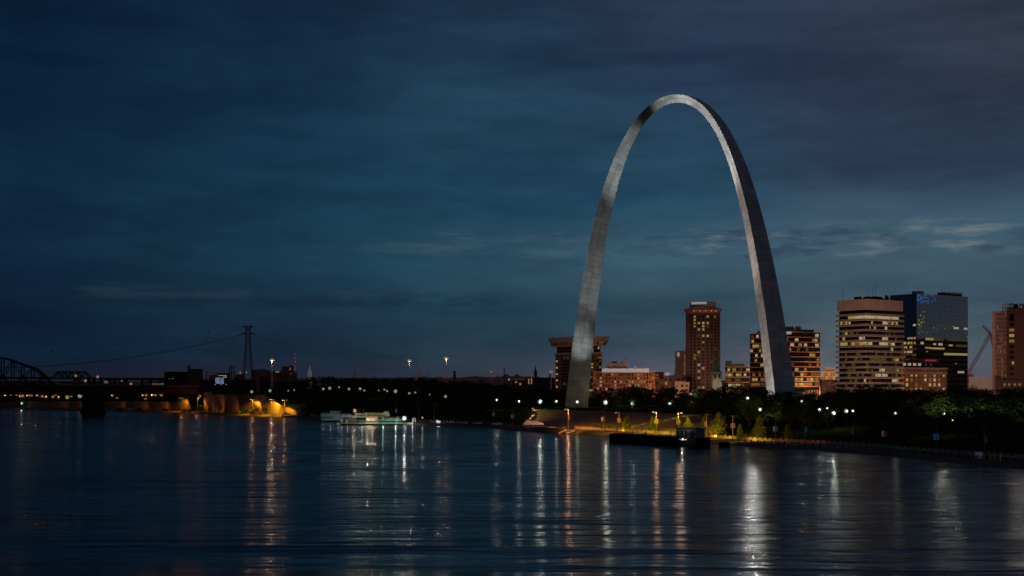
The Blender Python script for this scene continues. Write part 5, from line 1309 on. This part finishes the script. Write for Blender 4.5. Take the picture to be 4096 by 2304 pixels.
# ------------------------------------------------------------------ boats, barge, tents, cars
def barge():
    A = Vector((PX(2437,530), 530, 0)); B = Vector((PX(2784,485), 485, 0)); d = (B-A); L = d.length; yaw = math.atan2(d.y, d.x)
    t = thing('barge', 'long black moored cargo barge with low flat deck below the bright lamps', 'barge', A, yaw)
    m = mat('black_hull', (.006,.006,.008), .7, var=.3)
    MB().prism([(0,0),(L,0),(L,7.5),(0,7.5)], -.6, 3.35).build('hull', m, t)
    MB().prism([(-.0,-.15),(L,-.15),(L,7.65),(0,7.65)], 3.36, 3.55).build('deck', mat('dark_deck', (.05,.055,.07), .7, var=.3), t)
    mb = MB()
    for k in range(9): mb.lathe([(.25,3.5),(.2,4.),(.3,4.1)], 6, (3+k*L/9,.5))
    mb.build('bollards', M['black'], t, kind='stuff')
    MB().tube((24,-.2,3.6),(24,-.2,5.0),.3).build('bitt', M['black'], t)
    # deck house stands on the barge and is fixed to it
    def lx(px):
        u = U(px); return (A.x-u*A.y)/(u*d.y/L-d.x/L)
    x0, x1 = lx(2692), lx(2770); z1 = 6.9
    w = mat('cabin_siding', (.30,.31,.36), .8, var=.2, scale=.3)
    c = MB().box(x0,x1,1.6,6.4,3.56,z1).build('cabin', w, t)
    MB().box(x0-.7,x1+.7,1.0,7.0,z1+.01,z1+.3).build('roof', M['darkbrick'], c)
    for px, ww in ((2716,.5),(2732,.5),(2762,.5)): MB().box(lx(px)-ww,lx(px)+ww,1.5,1.59,4.5,6.1).build('window', M['black'], c)
    MB().box(lx(2699)-.5,lx(2699)+.5,1.5,1.59,3.6,5.7).build('door', M['black'], c)
    MB().box(lx(2720),lx(2752),-.6,.0,2.55,2.95).build('light_shelf', M['whitepaint'], t)
    MB().ball((lx(2739),-.7,2.85),.45).build('deck_lamp', M['glow_pink'], t)
    p = t.matrix_basis if False else None
    c_, s_ = math.cos(yaw), math.sin(yaw); q = (A.x+c_*lx(2739)+s_*1.3, A.y+s_*lx(2739)-c_*1.3, 2.9)
    lamp('POINT', 'deck_light', q, 120, (1,.85,.7), .1)
    for px, h in ((2742,.9),(2750,1.3),(2756,.8)): MB().box(lx(px)-.5,lx(px)+.4,.4,1.2,3.56,3.56+h).build('deck_gear', M['darkmetal'], t)
barge()

def mooring_wall():
    t = thing('floating_landing', 'low grey concrete landing moored before the staircase with a lit right end', 'landing', (0,0,0))
    vs = []; fs = []; ps = [(2022,1702),(2100,1706),(2180,1709),(2262,1712)]
    for px, py in ps:
        D = D0(px)-4; vs += [(U(px)*D, D, -.5), (U(px)*D, D, PZ(py,D)), (U(px)*(D+9), D+9, PZ(py,D)), (U(px)*(D+9), D+9, -.5)]
    for k in range(3):
        for j in range(3): fs.append((4*k+j, 4*k+4+j, 4*k+5+j, 4*k+j+1))
    fs += [(0,1,2,3), (15,14,13,12)]
    mb = MB(); mb.add(vs, fs); mb.build('wall', mat('grey_landing', (.15,.13,.12), .9, var=.2), t)
    D = D0(2270)-3
    for px0, px1, y0, y1 in ((2232,2268,1733,1716),(2262,2300,1733,1720)):
        a = Vector((PX(px0,D), D, PZ(y0,D))); b = Vector((PX(px1,D), D, PZ(y1,D))); w = Vector((0,4,0)); th = Vector((0,0,-.7))
        mb = MB(); mb.add([a,b,b+w,a+w,a+th,b+th,b+w+th,a+w+th],[(0,1,2,3),(4,7,6,5),(0,4,5,1),(1,5,6,2),(2,6,7,3),(3,7,4,0)]); mb.build('ramp', M['tan'], t)
    lamp('SPOT', 'landing_light', (PX(2262,D-3), D-3, 9), 7000, (1,.38,.06), .2, (PX(2262,D+2), D+2, 1), 120, .8)
mooring_wall()

def canopy_tent():
    D = D0(2135)+2; t = thing('canopy_tent', 'white peaked canopy tent on the landing below the staircase', 'tent', (PX(2134,D), D, PZ(1706,D))); z = lambda y: PZ(y,D)-PZ(1706,D)
    w = (PX(2175,D)-PX(2093,D))/2; e = z(1695); p = z(1683)
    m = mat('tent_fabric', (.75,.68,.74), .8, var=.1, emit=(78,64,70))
    mb = MB(); mb.add([(-w,-3.5,e),(w,-3.5,e),(w,3.5,e),(-w,3.5,e),(-w*.62,0,p),(w*.35,0,p),(-w,-3.5,e-.4),(w,-3.5,e-.4),(w,3.5,e-.4),(-w,3.5,e-.4)],[(0,1,5,4),(1,2,5),(2,3,4,5),(3,0,4),(0,6,7,1),(1,7,8,2),(2,8,9,3),(3,9,6,0)]); mb.build('roof', m, t)
    for k in range(5):
        for y in (-3.4, 3.4): MB().tube((-w+.1+2*(w-.1)*k/4,y,0),(-w+.1+2*(w-.1)*k/4,y,e),.12,.12,5).build('pole', M['tan'], t)
    lamp('POINT', 'tent_light', (t.location.x, D, t.location.z+2), 150, (1,.8,.6), .2)
canopy_tent()

FL = mat('flag_cloth', (.16,.04,.045), .8, var=.5, scale=1.5)
def flags():
    for px, lb, col in ((2104,'left flagpole with dark red flag beside the tent',FL),(2117,'middle flagpole with striped flag beside the tent',FL),(2131,'right flagpole with red flag at the stair light',FL)):
        D = D0(px)+22; t = thing('flagpole', lb, 'flagpole', (PX(px,D), D, tz(px,D)), 0, 'flagpoles beside the tent'); h = PZ(1638,D)-tz(px,D)
        MB().tube((0,0,0),(0,0,h),.12,.07,6).build('pole', M['pole'], t)
        vs = []; 
        for k in range(7): f = k/6; vs += [(.1+1.5*f, .15*math.sin(f*6), h-.2-.9*f), (.1+1.2*f, .15*math.sin(f*6+.5), h-1.9-.8*f)]
        mb = MB(); mb.add(vs, [(2*k,2*k+1,2*k+3,2*k+2) for k in range(6)]); mb.build('flag', col, t)
flags()

WB = mat('boat_white', (.50,.62,.70), .6, var=.2, scale=.4); WG = mat('boat_green_white', (.52,.62,.54), .6, var=.2, scale=.4); DK = mat('boat_window', (.01,.015,.02), .3, var=.1)
def riverboat_one():
    D = 818; x0 = PX(1283,D); t = thing('white_riverboat', 'boxy pale blue riverboat with small pilot house, leftmost at the landing', 'riverboat', (x0, D, 0)); x = lambda p: PX(p,D)-x0; z = lambda y: PZ(y,D)
    MB().prism([(0,0),(x(1402),0),(x(1402),9),(0,9)], -.4, z(1682), [( -.6,-.3),(x(1402),-.3),(x(1402),9),(-.6,9)]).build('hull', M['black'], t)
    c = MB().box(.3,x(1400),.2,8.8,z(1682)+.01,z(1659)).build('deck_house', WB, t)
    MB().box(-.4,x(1402),-.4,9,z(1659)+.01,z(1657.5)).build('upper_deck', WB, t)
    for p in (1290,1297,1303,1312,1320,1329): MB().box(x(p)-.4,x(p)+.3,.1,.19,z(1674),z(1666)).build('window', DK, c)
    mb = MB()
    for k in range(20): mb.box(.2+k*(x(1398)-.4)/20, .3+k*(x(1398)-.4)/20, -.3, -.2, z(1657.5), z(1652))
    mb.box(0,x(1400),-.3,-.2,z(1652.3),z(1651.3)).build('railing', M['whitepaint'], t, kind='stuff')
    p = MB().box(x(1318),x(1360),2,7,z(1657),z(1644)).build('pilot_house', WB, t); MB().box(x(1314),x(1364),1.4,7.6,z(1644)+.01,z(1642)).build('roof', M['darkmetal'], p)
    for q in (1323,1330,1337,1344,1352): MB().box(x(q)-.4,x(q)+.3,1.9,1.99,z(1652),z(1646)).build('window', LIT[3], p)
riverboat_one()
for bx in (1292, 1322, 1352, 1382): lamp('POINT', 'boat_fill', (PX(bx,814), 814, 4.2), 40, (.62,.82,1), .2)  # unseen points added off the hull to brighten the boat side
def riverboat_two():
    D = 752; x0 = PX(1363,D); t = thing('paddle_riverboat', 'ornate green white paddle riverboat with three open decks and lit lamps', 'riverboat', (x0, D, 0)); x = lambda p: PX(p,D)-x0; z = lambda y: PZ(y,D)
    MB().prism([(0,0),(x(1512),0),(x(1512),10),(0,10)], -.4, z(1695)).build('hull', M['black'], t)
    for a, b, y0, y1 in ((1363,1512,1695,1693),(1363,1512,1682,1680.5),(1366,1466,1669,1667.5),(1420,1466,1656,1654.5)): MB().box(x(a),x(b),-.3,10,z(y0),z(y1)).build('deck', WG, t)
    MB().box(x(1368),x(1508),1.6,9,z(1693),z(1682)-.02).build('lower_cabin', mat('boat_dim_cabin', (.14,.20,.20), .7, var=.3), t)
    MB().box(x(1370),x(1462),1.6,9,z(1680.5)+.01,z(1669)-.02).build('middle_cabin', mat('boat_blue_cabin', (.12,.17,.20), .7, var=.3), t)
    MB().box(x(1422),x(1462),1.2,9,z(1667.5)+.01,z(1656)-.02).build('upper_cabin', WG, t)
    for lv, (a, b, y0, y1) in enumerate(((1363,1512,1693,1688),(1363,1470,1680.5,1675.5),(1366,1466,1667.5,1663))):
        mb = MB(); n = int((b-a)/3.2)
        for k in range(n+1): mb.box(x(a)+k*(x(b)-x(a))/n-.05, x(a)+k*(x(b)-x(a))/n+.05, -.28, -.2, z(y0), z(y1))
        mb.box(x(a),x(b),-.28,-.2,z(y1)-.05,z(y1)+.08); mb.build('railing', M['whitepaint'], t, kind='stuff')
        mb = MB(); n = int((b-a)/9)
        for k in range(n+1): mb.tube((x(a)+k*(x(b)-x(a))/n,-.2,z(y0)),(x(a)+k*(x(b)-x(a))/n,-.2,z(y0-12.5)),.09,.09,4)
        mb.build('columns', M['whitepaint'], t, kind='stuff')
    for p in (1431,1440,1449,1458): MB().box(x(p)-.6,x(p)+.5,1.1,1.19,z(1666),z(1659)).build('window', DK, t)
    for p in (1431,1440,1449,1458): MB().box(x(p)-.6,x(p)+.5,-.36,-.31,z(1681),z(1671)).box(x(p)-.3,x(p)+.2,-.4,-.37,z(1690),z(1684)).build('window', DK, t)
    MB().box(x(1462),x(1512),2,9,z(1680),z(1665)).build('boiler_house', M['tan'], t); MB().box(x(1464),x(1535),1.5,9.5,z(1664.9),z(1662.5)).build('awning', M['greenroof'], t)
    for p in (1469,1477,1484,1492,1500): MB().ball((x(p),1.6,z(1678)),.75).build('porch_lamp', M['glow_pink'], t)
    for p, y in ((1387,1687),(1366,1684)): MB().ball((x(p),-.3,z(y)),.6).build('porch_lamp', M['glow_pink'], t)
    for p in (1432, 1451): MB().lathe([(.5,0),(.42,z(1636)-z(1656)),(.7,z(1635)-z(1656)),(.3,z(1634)-z(1656))], 8).build('chimney', M['darkmetal'], t).location = (x(p),3,z(1656))
    MB().tube((x(1418),2,z(1669)),(x(1418),2,z(1644)),.15,.1,5).build('mast', M['darkmetal'], t); MB().ball((x(1418),1.6,z(1643)),1.15).build('mast_lamp', M['glow_orange'], t)
    mb = MB()
    for k in range(8):
        a = k*math.pi/4; mb.box(-.1,.1,-.1,.1,-.1,.1)
    lamp('POINT', 'boat_light', (x0+x(1418), D-2, z(1644)), 420, (1,.65,.45), .1)
    for p in (1472, 1486, 1500): lamp('POINT', 'boat_light', (x0+x(p), D-1.5, z(1678)), 200, (1,.7,.4), .1)
    lamp('POINT', 'boat_light', (x0+x(1450), D-3, z(1685)), 90, (.6,1,.7), .2)
    for bx, bc in ((1370,(.62,.85,1)),(1392,(.62,.85,1)),(1414,(.6,.95,.9)),(1440,(.6,1,.75)),(1466,(.8,1,.72)),(1492,(.9,1,.7))): lamp('POINT', 'boat_fill', (x0+x(bx), D-3.2, 4.6), 36, bc, .2)  # added fill points hung clear of the decks, no fixtures
riverboat_two()
def tent_barge():
    D = 756; x0 = PX(1512,D); t = thing('tent_barge', 'flat barge roofed by a pale green double peaked tent, right of the paddle boat', 'barge', (x0, D, 0)); x = lambda p: PX(p,D)-x0; z = lambda y: PZ(y,D)
    MB().box(0,x(1618),0,10,-.4,z(1696)).build('hull', M['black'], t); MB().box(0,x(1590),.2,9.8,z(1696)+.01,z(1688)).build('bulwark', WG, t)
    MB().box(.4,x(1588),2.5,9.6,z(1688)+.01,z(1683)).build('open_deck', DK, t)
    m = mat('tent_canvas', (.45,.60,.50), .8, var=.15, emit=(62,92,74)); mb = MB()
    pk = [(1506,1685),(1520,1678),(1528,1668),(1540,1676),(1560,1671),(1578,1674),(1590,1666),(1598,1677),(1614,1685)]
    vs = []
    for p, y in pk: vs += [(x(p)*1.,-.4 if y > 1672 else 1.5,z(max(y,1684))), (x(p),4.5,z(y)), (x(p),9.6,z(max(y,1684)))]
    mb.add(vs, [(3*k+j,3*k+3+j,3*k+4+j,3*k+1+j) for k in range(len(pk)-1) for j in (0,1)]); mb.build('tent_roof', m, t)
    for p in (1515,1535,1556,1578,1600): MB().tube((x(p),.4,z(1690)),(x(p),.4,z(1684)),.12,.12,5).build('tent_pole', M['whitepaint'], t)
    MB().ball((x(1618),-.5,z(1673)),1.5).build('flood_lamp', M['glow_white'], t); MB().tube((x(1618),0,z(1696)),(x(1618),0,z(1674)),.15).build('flood_post', M['pole'], t)
    MB().box(x(1594),x(1650),1,4,z(1697),z(1690)).build('railing_wall', M['whitepaint'], t)
    lamp('POINT', 'tent_glow', (x0+x(1535), D-4, z(1690)), 120, (.5,1,.65), .3); lamp('POINT', 'tent_glow', (x0+x(1585), D-4, z(1684)), 160, (.85,1,.8), .3); lamp('POINT', 'flood_glow', (x0+x(1618), D-2.4, z(1673)), 600, (.95,1,1), .1)
    t = thing('boat_hall', 'long cream roofed hall with a round domed gable behind the riverboats', 'floating hall', (PX(1457,D+14), D+14, 0)); D2 = D+14; xx = lambda p: PX(p,D2)-PX(1457,D2); zz = lambda y: PZ(y,D2)
    MB().box(0,xx(1600),0,10,-.4,zz(1668)).build('hall', M['tan'], t)
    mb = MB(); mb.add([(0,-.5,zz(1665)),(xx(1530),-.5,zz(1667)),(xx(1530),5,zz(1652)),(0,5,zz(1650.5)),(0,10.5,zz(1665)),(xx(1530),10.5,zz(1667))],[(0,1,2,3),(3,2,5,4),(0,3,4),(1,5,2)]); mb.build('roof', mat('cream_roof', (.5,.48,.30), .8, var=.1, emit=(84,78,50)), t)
    mb = MB(); n = 14; c = xx(1542); rr = xx(1554)-c; vs = [(c+rr*math.cos(math.pi*k/n), y, zz(1665)+rr*1.6*math.sin(math.pi*k/n)) for y in (-.8, 8) for k in range(n+1)]
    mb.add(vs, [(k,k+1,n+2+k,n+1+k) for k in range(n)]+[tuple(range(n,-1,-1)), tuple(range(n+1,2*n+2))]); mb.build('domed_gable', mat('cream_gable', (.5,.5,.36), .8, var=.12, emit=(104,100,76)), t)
    t = thing('gangway', 'pale gangway with a white arched gate leading ashore from the tent barge', 'gangway', (PX(1650,758), 758, 0)); D3 = 758; x3 = lambda p: PX(p,D3)-PX(1650,D3)
    MB().box(x3(1620),x3(1668),0,3,PZ(1700,D3),PZ(1697,D3)).build('walkway', M['concrete'], t)
    mb = MB()
    for p in (1652, 1662): mb.tube((x3(p),0,PZ(1697,D3)),(x3(p),0,PZ(1676,D3)),.2)
    for k in range(6): a, b = math.pi*k/6, math.pi*(k+1)/6; cx, rr = x3(1657), x3(1662)-x3(1657); mb.tube((cx+rr*math.cos(a),0,PZ(1676,D3)+rr*math.sin(a)),(cx+rr*math.cos(b),0,PZ(1676,D3)+rr*math.sin(b)),.2)
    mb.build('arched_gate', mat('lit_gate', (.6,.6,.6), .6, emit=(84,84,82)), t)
    mb = MB(); mb.tube((x3(1668),1,PZ(1698,D3)),(x3(1694),8,PZ(1686,D3)),.5,.5,4); mb.tube((x3(1668),3,PZ(1698,D3)),(x3(1694),10,PZ(1686,D3)),.3,.3,4); mb.build('ramp', M['tan'], t)
    lamp('POINT', 'gate_glow', (PX(1650,D3), D3-2, PZ(1680,D3)), 160, (1,1,.9), .1)
tent_barge()
for i, (x, y, r_, lb) in enumerate(((1690,1671,.6,'small white lamp above the gangway ramp'),(1750,1686,1.0,'white light on the landing right of the gangway'),(1758,1688,.8,'second white light on the landing right of the gangway'))):
    D = D0(x)+12; t = thing('quay_lamp', lb, 'lamp', (PX(x,D), D, tz(x,D)), 0, 'quay lamps by the gangway'); h = PZ(y,D)-tz(x,D)
    MB().tube((0,0,0),(0,0,h),.08).build('post', M['darkmetal'], t); MB().ball((0,-.2,h), r_).build('globe', M['glow_white'], t)
    lamp('POINT', 'quay_glow', (PX(x,D), D-1.5, tz(x,D)+h+.2), 60, (1,.95,.8), .1)

def car_proto(paint):
    t = bpy.data.objects.new('parked_car', None); COL.objects.link(t)
    b = MB(); b.prism([(-2.2,-.85),(2.2,-.85),(2.2,.85),(-2.2,.85)], .3, .85, [(-2.15,-.8),(2.1,-.8),(2.1,.8),(-2.15,.8)]).build('body', paint, t)
    MB().prism([(-1.5,-.75),(1.1,-.75),(1.1,.75),(-1.5,.75)], .86, 1.4, [(-1.0,-.62),(.55,-.62),(.55,.62),(-1.0,.62)]).build('cabin', DK, t)
    MB().box(-.95,.5,-.6,.6,1.41,1.45).build('roof', paint, t)
    for x in (-1.4, 1.4):
        for y in (-.88, .88):
            MB().lathe([(.1,-.1),(.33,-.1),(.33,.1),(.1,.1)], 12).build('wheel', M['black'], t).matrix_local = Matrix.Translation((x,y,.33))@Matrix.Rotation(R(90),4,'X')
    for y in (-.6, .6): MB().box(2.2,2.23,y-.15,y+.15,.55,.7).build('headlight', M['whitepaint'], t)
    return t
paints = [('pale blue', mat('car_pale_blue', (.35,.5,.6), .3, .2, var=.05)), ('black', mat('car_black', (.02,.02,.025), .3, .2, var=.05)), ('silver', mat('car_silver', (.4,.42,.44), .3, .5, var=.05)), ('dark red', mat('car_dark_red', (.2,.03,.03), .3, .2, var=.05))]
protos = {n: car_proto(m) for n, m in paints}; first = set()
def put_car(kind, px, d, label, rot=0, s=1.):
    p = protos[kind]; D = D0(px)+d; loc = (PX(px,D), D, tz(px,D)+.02)
    if kind in first: o = dup(p, loc, rot)
    else: o = p; o.location = loc; o.rotation_euler = (0,0,rot); first.add(kind)
    o.scale = (s,s,s); tag(o, label, 'car', 'cars parked along the levee')
seq = [('pale blue',1858,'leftmost pale blue car in the dark car row left of the staircase'),('silver',1872,'silver car second in the dark car row left of the staircase'),('black',1890,'black car third in the dark car row left of the staircase'),('pale blue',1908,'pale blue car in the middle of the dark car row'),('silver',1922,'silver car right of the middle pale blue one in the dark car row'),('black',1944,'black car right of the silver one in the dark car row'),('dark red',1966,'dark red car near the right end of the dark car row'),('silver',1990,'rightmost silver car in the dark car row near the blue banner lamp')]
for i, (k, px, lb) in enumerate(seq): put_car(k, px, 18, lb, R(-20+5*(i % 3)), 1.25)
seq = [('black',483,'black car left of the river pier gap on the orange quay'),('silver',520,'pale car parked on the orange quay right of the pier'),('black',560,'black car on the orange quay below the paired orange lights'),('dark red',592,'dark red car on the orange quay'),('black',662,'black car by the water below the bridge end'),('black',704,'left of two dark cars close to the water before the bridge end'),('dark red',716,'right of two dark cars close to the water before the bridge end'),('black',745,'dark car below the lit quay lamp end of the bridge'),('black',764,'dark car left of the overlook wall'),('silver',812,'silver car at the left foot of the overlook wall'),('black',940,'left black car of the row before the overlook wall'),('dark red',958,'middle dark red car of the row before the overlook wall'),('black',975,'right black car of the row before the overlook wall'),('black',1012,'black car under the bright yellow tree'),('dark red',1034,'dark red car right of the bright yellow tree'),('black',1145,'black car at the right lit quay lamp'),('black',1228,'lone dark car at the right end of the orange quay')]
for i, (k, px, lb) in enumerate(seq): put_car(k, px, 9+(i*5 % 9), lb, R(10*(i % 4)), 1.35)

# odd pieces on the right bank
D = D0(3916)+14; t = thing('white_sign', 'white arched notice sign on the road at the far right', 'sign', (PX(3916,D), D, tz(3916,D)))
MB().box(-1.1,1.1,0,.12,.5,1.9).lathe([(1.1,0),(1.1,.12)],16).build('panel', mat('notice_white', (.5,.55,.6), .6, emit=(30,36,44)), t).location = (0,0,0)
MB().box(-.9,-.8,-.02,.1,0,.5).box(.8,.9,-.02,.1,0,.5).build('leg', M['pole'], t)
for px, h, m, lb in ((3961,1.9,BY,'left orange yellow post at the far right of the road'),(3979,1.7,BY,'right orange yellow post at the far right of the road'),(4002,2.3,M['whitepaint'],'white post right of the two yellow ones')):
    D = D0(px)+9; t = thing('marker_post', lb, 'post', (PX(px,D), D, tz(px,D))); MB().lathe([(.2,0),(.2,h),(.05,h+.1)], 8).build('post', m, t)
# low timber and stone pieces at the water edge
D = D0(2990)-1; t = thing('mooring_cell', 'dark round mooring cell with cable right of the barge bow', 'mooring', (PX(2898,490), 490, 0)); MB().lathe([(2.2,-.5),(2.3,1.6),(1.9,1.8)], 14).build('cell', M['black'], t); MB().tube((-4,0,3.2),(6,9,1.4),.08).build('cable', M['black'], t)
flush()

added_roof_light(3004, 1318, 1035, 3.4e4, (1,.97,.92), 'added river streak light on the dark office roof beside the right arch leg', 4.6, (PX(2972,60), 60, 2), 1.)
added_roof_light(3785, 1166, 1055, .9e4, (1,.95,.8), 'added river streak light on the mirrored glass tower roof')
added_roof_light(4085, 1228, 836, .5e4, (1,.92,.75), 'added river streak light on the brown tower roof')
added_roof_light(3450, 1190, 905, 0.12e4, (1,.6,.25), 'added river streak light on the ledged office block roof')
